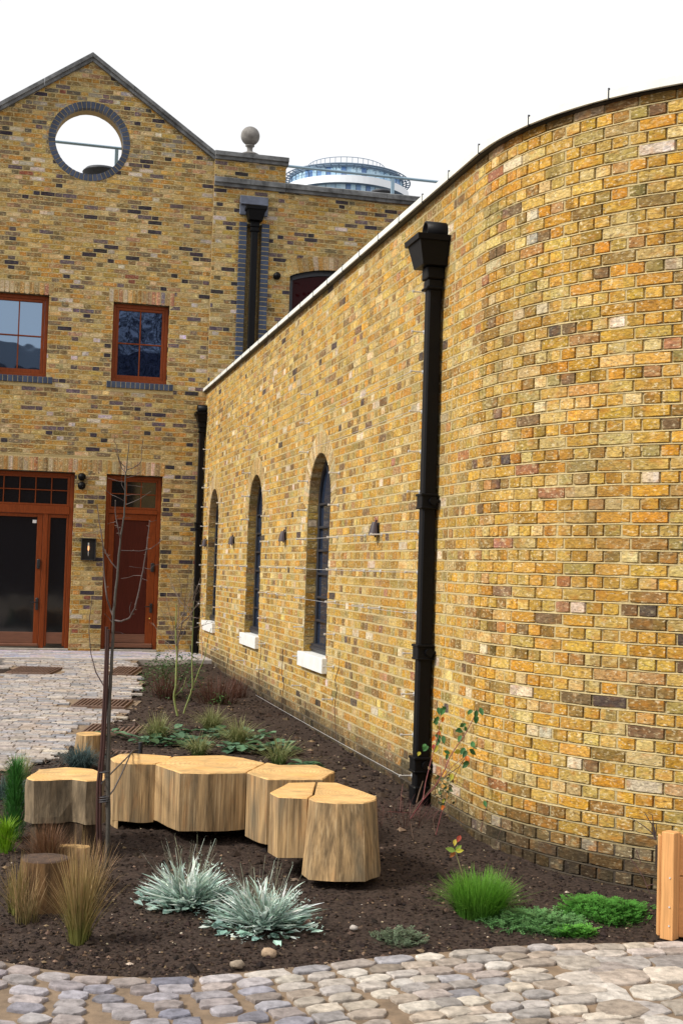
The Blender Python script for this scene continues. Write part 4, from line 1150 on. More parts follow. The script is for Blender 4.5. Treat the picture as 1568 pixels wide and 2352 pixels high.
# ------------------------------------------------------------------ log seats
def logseg(mb,outline,zt,zb,flare=1.0,sub=.05,tilt=(0,0),rim=.006,jit=.006):
    """outline: list of xy Vectors (world) counter-clockwise or not; top gets end grain"""
    pts=[]
    n=len(outline)
    for i in range(n):
        a,b=outline[i],outline[(i+1)%n]; m=max(1,int((b-a).length/sub))
        for k in range(m): pts.append(a.lerp(b,k/m))
    c=sum(pts,Vector((0,0)))/len(pts); N_=len(pts)
    area=sum(pts[i].x*pts[(i+1)%N_].y-pts[(i+1)%N_].x*pts[i].y for i in range(N_))
    if area<0: pts=pts[::-1]
    lv=[(0,zb),(0.15,None),(.5,None),(.85,None),(1,zt-rim)]
    rows=[]
    for t,_ in lv:
        row=[]
        for p in pts:
            d=p-c; s=lerp(flare,1,t)
            q=c+d*s; jn=noise.noise(Vector((p.x*9,p.y*9,t*1.2)))*jit
            q=q+d.normalized()*jn
            z=lerp(zb,zt-rim,t)
            if t==0: z+=noise.noise(Vector((p.x*7,p.y*7,4)))*.01
            row.append(Vector((q.x,q.y,z)))
        rows.append(row)
    row=[]
    for p in pts:
        d=p-c; q=c+d-d.normalized()*rim; row.append(Vector((q.x,q.y,zt+noise.noise(Vector((p.x*6,p.y*6,8)))*.003)))
    vs=[q for r_ in rows for q in r_]
    mb.add(vs,[(i*N_+k,i*N_+(k+1)%N_,(i+1)*N_+(k+1)%N_,(i+1)*N_+k) for i in range(4) for k in range(N_)],mi=0)
    mb.add(rows[-1]+row,[(k,(k+1)%N_,N_+(k+1)%N_,N_+k) for k in range(N_)],mi=1)
    mb.add(row,[tuple(range(N_))],mi=1); mb.add(rows[0][::-1],[tuple(range(N_))],mi=0)
def XY(l,z): return [Vector((p.x,p.y)) for p in [atZ(x,y,z) for x,y in l]]
def shrink(o,e=.003):
    c=sum(o,Vector((0,0)))/len(o); return [p-(p-c).normalized()*e for p in o]
ZB=.47
bench=empty('log_bench',atZ(500,1900,.05),'long pale bench of joined sawn log sections raised off the soil','bench')
SA=[(253,1741),(262,1750),(300,1753.5),(357,1754),(388,1747),(396,1738),(345,1732),(307,1730),(275,1732)]
SB=[(357,1755),(415,1774.5),(480,1776),(566,1774),(610,1752),(560,1740.5),(512,1734.5),(440,1735.5),(398,1738)]
SC_=[(566,1774),(615,1789.5),(741,1789.5),(770,1771.5),(727,1757),(640,1756.5),(612,1751)]
for o_,zb in((SA,.10),(SB,.115),(SC_,.075)):
    mb=MB(); logseg(mb,shrink(XY(o_,ZB)),ZB,zb); mb.build('log_section',[M['bark'],M['endgrain']],bench)
mb=MB(); logseg(mb,shrink(XY([(253,1741),(262,1750),(277,1752),(281,1745),(275,1734)],ZB),.012),.098,-.03,flare=1.08,rim=.002); mb.build('foot',[M['bark'],M['bark']],bench)
pL=atZ(592,1925,.04)
mb=MB(); mb.bbox(XYZ,pL.x-.035,pL.x+.045,pL.y+.02,pL.y+.16,-.03,.072,.006); mb.build('foot',[mat('support_block',(.30,.19,.13),.9,noise_s=20)],bench)
pL=atZ(430,1905,.04)
mb=MB(); mb.bbox(XYZ,pL.x-.06,pL.x+.06,pL.y+.22,pL.y+.34,-.03,.112,.006); mb.build('foot',[M['bark']],bench)
stool=empty('log_stool',atZ(760,2000,0),'two-lobed pale log stool at the near right end of the bench','stool')
mb=MB(); logseg(mb,shrink(XY([(619,1820),(662,1798),(725,1796.5),(718,1826),(706,1833),(640,1830)],ZB),.002),ZB,.135); mb.build('log_section',[M['bark'],M['endgrain']],stool)
mb=MB(); logseg(mb,shrink(XY([(708,1833.5),(723,1840),(775,1844.5),(835,1844),(864,1837),(866,1829),(817,1811.5),(772,1797),(729,1796.5),(720,1826)],ZB),.002),ZB,.055,flare=1.15); mb.build('log_section',[M['bark'],M['endgrain']],stool)
mb=MB(); logseg(mb,XY([(63,1785),(90,1767),(151,1762),(215,1766),(243,1778),(240,1790),(200,1793),(166,1788),(119,1790),(80,1791)],ZB),ZB,.215,flare=1.02,jit=.03)
blk=empty('log_block',atZ(150,1990,0),'wide rough sawn log block left of the sapling, in line with the bench','log block')
mb.build('log_section',[mat('weathered_grey_bark',(.17,.125,.075),.9,noise_s=7,noise_a=.7,bump=1,bump_s=14,stretch=(4,4,.6)),M['endgrain']],blk)
mb=MB(); o_=XY([(63,1785),(90,1767),(151,1762),(215,1766),(243,1778),(240,1790),(200,1793),(166,1788),(119,1790),(80,1791)],ZB); c_=sum(o_,Vector((0,0)))/len(o_)
logseg(mb,[c_+(p_-c_)*.86 for p_ in o_],.213,-.03,jit=.03,rim=.002); pm=mat('shade_dark_wood',(.07,.042,.022),.95,noise_s=9,noise_a=.6,bump=1,bump_s=20,stretch=(4,4,1)); mb.build('shaded_plinth',[pm,pm],blk)  # inset foot coloured dark for the shadow under the raised block
p=atZ(103,1970,.26)
mb=MB(); logseg(mb,[Vector((p.x+math.cos(a)*.12*(1+.1*math.sin(3*a)),p.y+math.sin(a)*.11)) for a in [2*math.pi*k/14 for k in range(14)]],.26,-.02,flare=1.04)
dob=mat('dark_orange_bark',(.15,.08,.03),.9,noise_s=8,noise_a=.6,bump=.8,bump_s=20,stretch=(4,4,.8)); rot=mat('rotten_top',(.07,.04,.025),.95,noise_s=20,noise_a=.6,bump=1,bump_s=40)
o=mb.build('tree_stump',[dob,rot]); tag(o,'low orange-brown stump with dark rotten top among the tall grasses at bottom left','stump')
p=atZ(170,1960,.2)
mb=MB(); logseg(mb,[Vector((p.x+a,p.y+b)) for a,b in((-.07,-.02),(.06,-.03),(.08,.02),(.0,.05),(-.08,.04))],.24,-.02,jit=.012)
o=mb.build('split_log',[M['bark'],M['endgrain']]); tag(o,'small split log wedge with torn pale top beside the low stump','log')
q=gnd(203,1740)
mb=MB(); logseg(mb,[Vector((q.x+math.cos(a)*.11,q.y+math.sin(a)*.12)) for a in [2*math.pi*k/12 for k in range(12)]],gz(q.y)+.20,gz(q.y)-.02,jit=.02)
o=mb.build('tree_stump',[M['bark'],M['endgrain']]); tag(o,'small far stump on the path edge behind the dark tufts','stump')
# stones
def rock(px,py,r_,col,label):
    p=gnd(px,py); random.seed(int(px)); f=MB(); n=10; pr=[]
    vs=[];rows=6
    for i in range(rows+1):
        t=math.pi*i/rows
        for k in range(n):
            a=2*math.pi*k/n; d=Vector((math.sin(t)*math.cos(a),math.sin(t)*math.sin(a),math.cos(t)))
            rr=r_*(1+.35*noise.noise(d*1.7+Vector((px,0,0)))); vs.append(p+Vector((d.x*rr*1.2,d.y*rr,d.z*rr*.75+r_*.45)))
    f.add(vs,[(i*n+k,i*n+(k+1)%n,(i+1)*n+(k+1)%n,(i+1)*n+k) for i in range(rows) for k in range(n)],col,0,True)
    o=f.build('rock',[M['stone']]); tag(o,label,'stone')
rock(617,2197,.033,(.42,.30,.20),'round buff stone lying in front of the nearer silver plant')
rock(702,2128,.030,(.34,.20,.15),'pinkish stone at the right foot of the nearer silver plant')
rock(545,2222,.026,(.30,.24,.18),'flat buff chip of stone by the cobble edge')
rock(812,2135,.018,(.45,.40,.36),'small pale stone on open soil below the stool')
# ------------------------------------------------------------------ plants
def jc(c,a=.15):
    k=U(1-a,1+a); return tuple(x*k*U(.95,1.05) for x in c)
def blade(f,p,dirv,h,lean,w,c0,c1,seg=4,droop=.3,curl=0):
    """tapered grass blade from p; lean = horizontal reach"""
    d=Vector((dirv.x,dirv.y,0)); side=Vector((-d.y,d.x,0)); tw=U(-.6,.6); side=(side*math.cos(tw)+d*math.sin(tw)); vs=[];cols=[]
    for i in range(seg+1):
        t=i/seg; q=p+d*(lean*t**1.5)+Vector((0,0,h*(t-droop*t*t*t)))+side*(curl*t*t); ww=w*(1-t)**.7*.5+.0003
        vs+=[q-side*ww,q+side*ww]
    fs=[(2*i,2*i+1,2*i+3,2*i+2) for i in range(seg)]
    cols=[tuple(lerp(c0[k],c1[k],(i+.5)/seg) for k in range(3)) for i in range(seg)]
    f.add(vs,fs,cols,0)
def clump(name,p,n,h,rad,w,c0,c1,label,cat='grass tuft',group=None,base=.05,droop=.3,extra=None,elev=.35,mats=None,seg=4):
    f=MB()
    for _ in range(n):
        a=U(0,2*math.pi); r0=base*math.sqrt(R()); q=p+Vector((math.cos(a)*r0,math.sin(a)*r0,-.01))
        a2=a+U(-.5,.5); hh=h*U(.55,1.05); ln=rad*abs(random.gauss(.45,.32)); 
        blade(f,q,Vector((math.cos(a2),math.sin(a2))),hh*(1-.35*min(1,ln/max(rad,.01))),ln,w*U(.7,1.2),jc(c0),jc(c1,.25),droop=droop*U(.3,1.5),curl=U(-.03,.03),seg=seg)
    if extra: extra(f)
    o=f.build(name,[M['foliage']]); return tag(o,label,cat,group)
random.seed(70)
# silver plants: felted leaves low down and upright whitish sprays
def silver(px,py,rad,h,label,seed):
    random.seed(seed); p=gnd(px,py); f=MB()
    k_=1.0+.25*(seed%2)
    for i in range(330):   # strappy felted leaves, pale tips
        a=U(0,2*math.pi); el=U(.0,1.0)**1.2; L=lerp(rad*1.1,h,el)*U(.6,1.05)
        d=Vector((math.cos(a),math.sin(a),0)); q0=p+d*U(0,.07)+Vector((0,0,U(0,.03)))
        dark=R()<.32; c0=(.06,.10,.07) if dark else (.16,.26,.21); c1=(.30,.42,.36) if dark else random.choice([(.74,.86,.79),(.90,.95,.91),(.56,.70,.63)])
        w=U(.005,.0115); up=lerp(.28,1.0,el); sd=Vector((-d.y,d.x,0)); vs=[];n=6; bend=U(-.10,.10); roll=U(-.5,.5)
        for k in range(n+1):
            t=k/n; q=q0+d*(L*(1.05-up*.8)*t)+Vector((0,0,L*up*(t-.28*t*t)))+sd*bend*t*t; ww=w*(.45+1.1*math.sin(math.pi*min(1,t*.85+.12)))*.5*(1 if k<n else .15)
            s2=(sd*math.cos(roll)+Vector((0,0,1))*math.sin(roll)); cn=q+Vector((0,0,-ww*.5))
            vs+=[q-s2*ww,cn,q+s2*ww]
        fs=[];cl=[]
        for k in range(n):
            cc_=tuple(lerp(c0[z],c1[z],min(1,((k+.5)/n)*1.3)**1.3) for z in range(3)); cc_=jc(cc_,.12)
            fs+=[(3*k,3*k+1,3*k+4,3*k+3),(3*k+1,3*k+2,3*k+5,3*k+4)]; cl+=[cc_,cc_]
        f.add(vs,fs,cl)
    for i in range(120):   # leafy side shoots
        a=U(0,2*math.pi); el=U(.0,.9); L=lerp(rad*.9,h*.9,el)*U(.5,.95); d=Vector((math.cos(a)*(1-el*.7),math.sin(a)*(1-el*.7),.2+el*.8)).normalized(); sd=Vector((-math.sin(a),math.cos(a),0)); q0=p+Vector((math.cos(a),math.sin(a),0))*.05; c=random.choice([(.62,.78,.70),(.80,.90,.85),(.38,.52,.46)])
        for k in range(3,10):
            t=k/9; q=q0+d*L*t+Vector((0,0,-.05*t*t*(1-el)))
            for s_ in(-1,1):
                ll=U(.010,.024)*(1.2-t*.5); dv=(d*U(.5,1)+sd*s_*U(.3,.9)+Vector((0,0,U(-.3,.3)))).normalized(); nn=dv.cross(Vector((U(-.5,.5),U(-.5,.5),1))).normalized()*ll*.17
                f.add([q,q+dv*ll*.55+nn,q+dv*ll,q+dv*ll*.55-nn],[(0,1,2,3)],jc(c,.25))
    for i in range(70):   # thin dead flower stalks between them
        a=U(0,2*math.pi); L=h*U(.7,1.15); d=Vector((math.cos(a)*U(.1,.8),math.sin(a)*U(.1,.8),1)).normalized(); c=jc(random.choice([(.30,.30,.22),(.45,.50,.42),(.20,.19,.13)])); sd=Vector((-math.sin(a),math.cos(a),0)); q0=p+Vector((U(-.06,.06),U(-.06,.06),0)); prev=q0; bend=U(-.04,.04)
        for k in range(1,6):
            t=k/5; q=q0+d*L*t+sd*bend*t*t; f.add([prev-sd*.0011,prev+sd*.0011,q+sd*.0009,q-sd*.0009],[(0,1,2,3)],c)
            if k>2 and R()<.6: dv=(d+sd*U(-.8,.8)).normalized(); f.add([q,q+dv*.014+d*.003,q+dv*.02],[(0,1,2)],c)
            prev=q
    for i in range(230):   # crinkled basal leaves
        a=U(0,2*math.pi); r0=rad*U(.15,.80); q=p+Vector((math.cos(a)*r0,math.sin(a)*r0*.9,U(.005,.06)))
        a2=a+U(-.9,.9); dv=Vector((math.cos(a2),math.sin(a2),U(-.15,.5))).normalized(); L=U(.035,.08); w=L*U(.22,.36); sd=dv.cross(Vector((U(-.4,.4),U(-.4,.4),1))).normalized()
        c=jc(random.choice([(.66,.82,.74),(.48,.68,.60),(.32,.50,.44),(.84,.90,.86),(.12,.20,.16)]),.25)
        m=q+dv*L*.5; up=Vector((0,0,U(.0,.012)))
        f.add([q,m+sd*w+up,q+dv*L*.8+sd*w*.5,q+dv*L,q+dv*L*.8-sd*w*.5,m-sd*w+up,m-Vector((0,0,.003))],[(0,1,6),(1,2,3,6),(3,4,5,6),(5,0,6)],c)
    for i in range(90):
        a=U(0,6.28); r0=rad*U(0,.5); q=p+Vector((math.cos(a)*r0,math.sin(a)*r0,0)); blade(f,q,Vector((math.cos(a),math.sin(a))),U(.03,.08),U(.02,.06),.012,(.06,.09,.05),(.12,.17,.11))
    o=f.build('silver_plant',[M['foliage']]); tag(o,label,'plant','silver leaved plants')
silver(432,2085,.30,.33,'silver white leaved plant close under the log bench, the farther of the two',71)
silver(600,2137,.32,.31,'silver white leaved plant beside the round stone, the nearer of the two',72)
random.seed(73)
clump('grass_tuft',gnd(1100,2100),1900,.30,.17,.0033,(.04,.12,.012),(.15,.36,.035),'dense bright green fine grass tuft on the right of the bed',base=.12,droop=.25)
# feathery ground covers
def feather(px,py,rx,ry,n,h,c0,c1,label,seed):
    random.seed(seed); p=gnd(px,py); f=MB()
    for _ in range(n):
        a=U(0,6.28); r_=math.sqrt(R())*(1 if R()<.8 else 1.25); lob=1+.35*noise.noise(Vector((math.cos(a)*1.5,math.sin(a)*1.5,seed))); x,y=math.cos(a)*r_*rx*lob,math.sin(a)*r_*ry*lob
        q=p+Vector((x,y,0)); q.z=soilz(q.x,q.y)-.003
        a2=U(0,6.28); hh=h*max(.2,1.2-r_*.85)*U(.35,1.15)
        c=jc(c0,.25); 
        blade(f,q,Vector((math.cos(a2),math.sin(a2))),hh,U(.01,.05),.0045,c,jc(c1,.3),droop=.5,seg=3)
        if R()<.5:
            L=U(.02,.05); dv=Vector((math.cos(a2),math.sin(a2),.35)); sd=Vector((-dv.y,dv.x,0)); q2=q+Vector((0,0,hh*.6))
            for t in(.3,.6,.9):
                for s_ in(-1,1): f.add([q2+dv*L*t,q2+dv*L*(t+.2)+sd*s_*L*.3,q2+dv*L*(t+.35)+sd*s_*L*.12],[(0,1,2)],jc(c1,.3))
    o=f.build('ground_cover',[M['foliage']]); tag(o,label,'ground cover plant')
feather(1235,2122,.24,.17,1400,.07,(.04,.11,.03),(.12,.27,.09),'low mid green feathery plant between the bright tuft and the mossy mound',81)
feather(1385,2098,.20,.20,2300,.10,(.03,.10,.015),(.075,.25,.035),'dense mossy green mound nearest the wooden planter',82)
feather(1318,2142,.11,.05,500,.04,(.05,.18,.02),(.12,.36,.05),'small strip of bright green seedlings at the cobble edge',83)
feather(922,2150,.11,.14,420,.03,(.06,.08,.045),(.11,.15,.09),'sparse grey green moss patch near the cobbles',84)
# tall dry grasses bottom left
def drygrass(px,py,n,h,rad,label,c0,c1,base,seed,w=.004):
    random.seed(seed); clump('dry_grass',gnd(px,py),n,h,rad,w,c0,c1,label,base=base,droop=.10,group='dry upright grasses')
drygrass(182,2165,340,.58,.17,'tall dry grass with green base in front of the sapling, nearest the cobbles',(.15,.17,.035),(.42,.27,.13),.045,91,.005)
drygrass(60,2120,110,.34,.14,'loose straw grass in front of the low stump',(.13,.11,.04),(.40,.26,.13),.06,191,.004)
drygrass(150,2060,150,.36,.2,'straw grass leaning between the low stump and the sapling',(.12,.09,.035),(.36,.24,.12),.07,192,.0035)
drygrass(135,1900,140,.30,.16,'dull olive grass half covering the wide log block',(.09,.09,.035),(.22,.19,.09),.06,193,.004)
drygrass(38,2105,150,.36,.11,'upright green and straw grass clump left of the low stump',(.16,.18,.04),(.34,.23,.10),.035,92,.005)
drygrass(205,2040,130,.33,.16,'thin straw coloured grass stalks around the sapling stakes',(.15,.10,.04),(.40,.26,.13),.09,93,.0035)
drygrass(120,1935,150,.38,.16,'loose olive grass leaning over the wide log block',(.11,.12,.04),(.27,.24,.11),.05,94,.004)
random.seed(95)
clump('twiggy_plant',gnd(95,2062)+Vector((0,0.12,.12)),520,.30,.20,.0035,(.07,.035,.02),(.20,.10,.05),'reddish brown twiggy plant behind the low stump','plant',base=.04,droop=.1)
# left edge greens
random.seed(96)
def plume(px,py,h,rad,n,c0,c1,label,seed):
    random.seed(seed); p=gnd(px,py); f=MB()
    for _ in range(n):
        t=R(); a=U(0,6.28); z=h*t; r0=rad*(1-.55*t)*U(.1,.5)
        q=p+Vector((math.cos(a)*r0,math.sin(a)*r0,z)); blade(f,q,Vector((math.cos(a),math.sin(a))),U(.05,.11),U(.02,.07),.005,jc(c0,.3),jc(c1,.3),seg=3,droop=.1)
    o=f.build('feathery_plant',[M['foliage']]); tag(o,label,'plant')
plume(30,1930,.44,.15,1100,(.03,.12,.02),(.07,.24,.05),'upright feathery green plant at the left edge',97)
plume(12,1960,.14,.13,380,(.12,.26,.01),(.26,.45,.02),'small yellow green plant at the left edge below the feathery one',98)
random.seed(99)
clump('grass_tuft',gnd(36,1900)+Vector((0,.1,.3)),160,.25,.10,.004,(.15,.2,.06),(.45,.42,.25),'pale grass plume topping the green plant at the left edge',base=.05)
clump('fescue_tuft',gnd(185,1762),620,.30,.30,.0045,(.035,.06,.06),(.09,.14,.14),'blue grey fescue tuft beside the path behind the wide log block',group='dark fescue tufts',base=.08,droop=.5)
clump('fescue_tuft',gnd(75,1850),520,.26,.34,.0045,(.02,.04,.035),(.06,.11,.09),'dark fescue tuft between the left edge plants and the wide log block',group='dark fescue tufts',base=.1,droop=.5)
clump('fescue_tuft',gnd(15,1830),420,.24,.3,.0045,(.02,.04,.035),(.07,.12,.11),'dark fescue tuft cut by the left edge of the photo',group='dark fescue tufts',base=.1,droop=.5)
# far bed grasses
FG='pale green grasses behind the log bench'
for (px,py,n,h,rad,lb) in((361,1704,260,.30,.22,'pale green grass tuft leftmost behind the bench'),(485,1679,260,.27,.28,'straw green grass tuft farthest behind the bench'),(545,1716,300,.30,.24,'fullest straw green grass tuft behind the middle of the bench'),(456,1736,190,.22,.18,'small grass tuft just behind the top of the bench'),(640,1756,120,.26,.34,'thin grass tuft with long stray blades behind the right end of the bench')):
    clump('grass_tuft',gnd(px,py),int(n*1.4),h*1.35,rad*1.2,.006,(.07,.13,.03),(.34,.33,.15),lb,group=FG,base=.05,droop=.45)
# broad leaved rosettes
def rosette(px,py,rad,n,label,cs=((.06,.13,.07),(.10,.20,.12),(.16,.27,.16),(.05,.10,.04)),h=.07):
    p=gnd(px,py); f=MB()
    for i in range(n):
        a=U(0,6.28); r0=rad*U(.1,.75); q=p+Vector((math.cos(a)*r0,math.sin(a)*r0*.8,U(.02,h))); dv=Vector((math.cos(a),math.sin(a),U(-.3,.35))).normalized(); L=U(.07,.13); sd=dv.cross(Vector((0,0,1))).normalized(); up=dv.cross(sd)*-1
        m=9; vs=[q+dv*L*.5+Vector((0,0,.004))]
        for k in range(m):
            t=2*math.pi*k/m; rr=L*.5*(1+.12*math.sin(3*t+i)); vs.append(q+dv*(L*.5+math.cos(t)*rr)+sd*math.sin(t)*rr*.85+up*(abs(math.sin(t))*.014+U(-.004,.004)))
        f.add(vs,[(0,k+1,(k+1)%m+1) for k in range(m)],jc(random.choice(cs),.2))
        f.add([p,p+Vector((.003,0,0)),q+dv*.01],[(0,1,2)],(.1,.12,.05))
    o=f.build('leafy_rosette',[M['foliage']]); tag(o,label,'leafy plant','broad leaved rosettes')
for (px,py,rad,n,lb) in((338,1713,.18,14,'broad leaved rosette at the far left behind the bench'),(392,1690,.16,14,'broad leaved rosette beside the leftmost grass tuft'),(425,1716,.24,26,'largest broad leaved rosette behind the middle of the bench'),(492,1694,.18,18,'broad leaved rosette between the two straw grass tufts'),(585,1700,.15,12,'broad leaved rosette right of the fullest grass tuft'),(553,1728,.18,16,'broad leaved rosette close behind the bench notch'),(628,1728,.22,22,'broad leaved rosette nearest the yellow wall'),(700,1770,.14,8,'small rosette peeping over the right end of the bench'),(252,1694,.10,6,'lone leaf rosette beside the sapling on the path edge')): rosette(px,py,rad*1.1,int(n*1.7),lb)
# bushy glossy shrub, twig clumps
def leafbush(px,py,rx,h,n,cs,label,L=(.03,.055),cat='shrub'):
    p=gnd(px,py); f=MB()
    for _ in range(12):
        a=U(0,6.28); f.tube([p,p+Vector((math.cos(a)*rx*.4,math.sin(a)*rx*.4,h*U(.5,.9)))],[.005,.002],5,(.06,.08,.03))
    for _ in range(n):
        a=U(0,6.28); t=R(); r0=rx*math.sqrt(R())*(1-.5*t); q=p+Vector((math.cos(a)*r0,math.sin(a)*r0,h*t)); dv=Vector((math.cos(a+U(-1,1)),math.sin(a+U(-1,1)),U(-.5,.7))).normalized(); l=U(*L); sd=dv.cross(Vector((U(-.5,.5),U(-.5,.5),1))).normalized()*l*.22
        f.add([q,q+dv*l*.5+sd,q+dv*l,q+dv*l*.5-sd],[(0,1,2,3)],jc(random.choice(cs),.3))
    o=f.build('leafy_shrub',[M['foliage']]); tag(o,label,cat)
random.seed(110)
leafbush(398,1600,.50,.52,900,((.02,.05,.015),(.03,.08,.02),(.05,.11,.03),(.10,.16,.07)),'low dark glossy shrub in front of the terrace corner')
leafbush(375,1560,.35,.25,300,((.03,.07,.02),(.05,.11,.03),(.09,.13,.05)),'small low green plant on the bed edge below the panelled door')
leafbush(505,1622,.13,.16,60,((.06,.16,.04),(.09,.22,.06)),'small fresh green sprig among the red brown twigs')
def twigs(px,py,n,h,rad,label):
    clump('twig_clump',gnd(px,py),n,h,rad,.006,(.05,.022,.014),(.14,.06,.04),label,'twiggy plant','cut back red brown twig clumps',base=rad*.7,droop=.02)
twigs(380,1605,170,.40,.20,'cut back red brown twig clump left of the green stems')
twigs(500,1618,260,.42,.32,'cut back red brown twig clump against the yellow wall')
twigs(548,1600,90,.35,.15,'sparse pale twig clump beside the air brick')
# branching helpers on pixel paths
def branch(f,pts,Y,r0,r1,col,n=6,jy=.04,up=None,jig=0):
    P=[]
    m=len(pts)
    for i,(x,y) in enumerate(pts):
        yy_=Y if not callable(Y) else Y(i/(m-1))
        P.append(atY(x,y,yy_+(U(-jy,jy) if i else 0)))
    Q=[P[0]]
    for a,b in zip(P,P[1:]):
        for k in(1,2,3):
            q=a.lerp(b,k/3)
            if k<3: q=q+Vector((U(-1,1),0,U(-1,1)))*jig
            Q.append(q)
    rr=[lerp(r0,r1,i/(len(Q)-1)) for i in range(len(Q))]
    f.tube(Q,rr,n,col)
# bare shrub with green stems
bs=empty('bare_shrub',gnd(412,1645),'leafless shrub with yellow green stems and grey twigs in front of the far downpipe','shrub')
c7=lambda x,y:(188.2+.36*x,1442.6+.36*y); c4=lambda x,y:(.32*x,1003.5+.32*y)
Yb=gnd(412,1645).y; random.seed(120)
stems=[([c7(612,562),c7(588,440),c7(600,350),c7(607,180),c7(600,0),c4(1262,1380),c4(1265,1200)],.012),([c7(650,545),c7(690,430),c7(706,380),c7(703,200),c7(708,0),c4(1390,1180)],.009),([c7(705,385),c7(775,210),c7(800,100),c7(825,0)],.006),([c7(588,440),c7(640,390),c7(668,310)],.006)]
for pts,r_ in stems:
    f=MB(); branch(f,pts,Yb,r_,r_*.45,(.20,.24,.07),jig=.006); f.build('stem',[M['stem']],bs)
tips=[(1185,1130),(1205,990),(1240,1050),(1275,950),(1310,1020),(1372,870),(1395,1000),(1440,1010),(1465,1120),(1150,1220),(1330,1120),(1180,1480),(1480,1290),(1440,1190),(1100,1335),(1540,1330),(1420,1060),(1290,1130)]
f=MB()
for (tx2,ty2) in tips:
    s0_=random.choice([c4(1262,1380),c4(1265,1500),c4(1390,1300),c4(1275,1600),c7(605,150)])
    e_=c4(tx2,ty2); mid=(lerp(s0_[0],e_[0],.5)+U(-8,8),lerp(s0_[1],e_[1],.5)+U(-4,8))
    branch(f,[s0_,mid,e_],Yb+U(-.2,.2),.0045,.0018,random.choice([(.16,.12,.10),(.24,.19,.16),(.10,.07,.05)]),5,jig=.01)
    for _ in range(3):
        t=U(.3,.9); b0=(lerp(mid[0],e_[0],t),lerp(mid[1],e_[1],t)); branch(f,[b0,(b0[0]+U(-16,16),b0[1]-U(4,22))],Yb,.002,.001,(.18,.14,.11),4,jig=.004)
f.build('twigs',[M['stem']],bs)
# climbers on wall
c5=lambda x,y:(407.7+.32*x,878+.32*y)
for pts,lb in(([c5(600,1850),c5(596,1960),c5(582,2100),c5(590,2200),c5(575,2310),c5(560,2380)],'thin leafless climber under the middle arched window'),([c5(760,1920),c5(748,2090),c5(766,2170),c5(752,2260),c5(738,2370),(643,1690)],'thin leafless climber between the two nearest arched windows'),([c5(1160,2050),c5(1130,2130),c5(1142,2200),c5(1125,2340),(772,1700),(776,1722)],'thin leafless climber below the nearest arched window sill'),([c5(372,1900),c5(370,1960),c5(350,2060),c5(345,2130)],'thin leafless climber near the farthest arched window')):
    f=MB(); Pn=[onW(x,y,.02+.02*R()) for x,y in pts]; Q=[]
    for a,b in zip(Pn,Pn[1:]):
        for k in range(3): Q.append(a.lerp(b,k/3)+T.to_3d()*U(-.012,.012))
    Q.append(Pn[-1]); f.tube(Q,.0035,5,(.07,.04,.03))
    for q in Q[::4]:
        f.tube([q,q+Vector((U(-.05,.02),U(-.05,.05),U(.02,.08)))],.0018,4,(.08,.05,.035))
    o=f.build('climber',[M['stem']]); tag(o,lb,'climbing plant','young climbers on the yellow wall')
f=MB(); a,b=onW(*c5(176,1740),.12),onW(*c5(176,2000),.12); f.tube([a,b],.007,6,(.45,.26,.12)); o=f.build('bamboo_cane',[M['stem']]); tag(o,'thin tan cane standing by the far corner of the yellow wall','cane')
# rose-like shrub at the pipe
cs_=lambda x,y:(846.7+.2*x,1568+.2*y)
b0=gnd(*cs_(480,1560)); sh=empty('leafy_shrub',b0,'thin shrub with red stems and green and orange leaves beside the big downpipe','shrub')
random.seed(130)
def wpath(pts,dd): return [onW(*cs_(x,y),lerp(dd[0],dd[1],i/(len(pts)-1))) for i,(x,y) in enumerate(pts)]
ST=[([(480,1560),(620,1350),(760,1190),(870,1000),(920,870),(1000,740),(1100,600),(1190,430),(1250,300)],(.45,.14),.007),([(545,1380),(580,1250),(620,1130)],(.4,.3),.008),([(500,1500),(560,1400),(700,1230),(900,1060),(1030,970),(1090,880),(1085,690)],(.45,.15),.005),([(620,1350),(650,1150),(720,860),(790,640),(812,480),(830,290)],(.4,.16),.005),([(760,1190),(860,1080),(960,960),(1060,880),(1150,790)],(.3,.15),.004),([(960,1120),(1040,960),(1110,860)],(.2,.15),.004),([(770,1750),(830,1500),(900,1360)],(.35,.3),.005),([(760,1740),(735,1560)],(.35,.33),.004),([(1280,1700),(1330,1500),(1365,1370)],(.12,.1),.004),([(1440,1880),(1510,1700),(1508,1600)],(.12,.1),.003),([(360,1480),(370,1300),(390,1160)],(.6,.55),.004),([(220,1480),(360,1490),(520,1500)],(.7,.5),.003),([(480,1620),(500,1740),(510,1800)],(.5,.55),.003),([(990,1120),(1080,1180),(1190,1260)],(.1,.08),.003),([(800,1180),(880,1250),(940,1300)],(.3,.3),.003)]
f=MB()
for pts,dd,r_ in ST:
    P_=wpath(pts,dd); f.tube(P_,[lerp(r_*.6,r_*.3,i/(len(P_)-1)) for i in range(len(P_))],6,random.choice([(.16,.06,.05),(.12,.07,.045),(.22,.06,.06)]))
f.build('stems',[M['stem']],sh)
LV=[(830,320,'g'),(862,318,'g'),(800,420,'g'),(855,425,'o'),(780,530,'y'),(815,585,'o'),(755,645,'o'),(812,665,'g'),(852,640,'g'),(790,755,'y'),(735,740,'r'),(640,735,'g'),(680,762,'g'),(1180,345,'g'),(1232,405,'g'),(1272,320,'g'),(1040,545,'g'),(1085,510,'g'),(1080,600,'g'),(1065,650,'b'),(930,850,'g'),(1050,820,'y'),(1110,875,'o'),(1150,800,'g'),(1205,785,'g'),(1145,950,'g'),(840,1405,'y'),(825,1480,'o'),(700,1035,'w'),(1320,1390,'g'),(280,1490,'g'),(585,825,'y'),(990,1835,'y'),(1050,1790,'r'),(795,1240,'w'),(780,470,'g'),(1100,780,'g'),(960,1080,'y')]
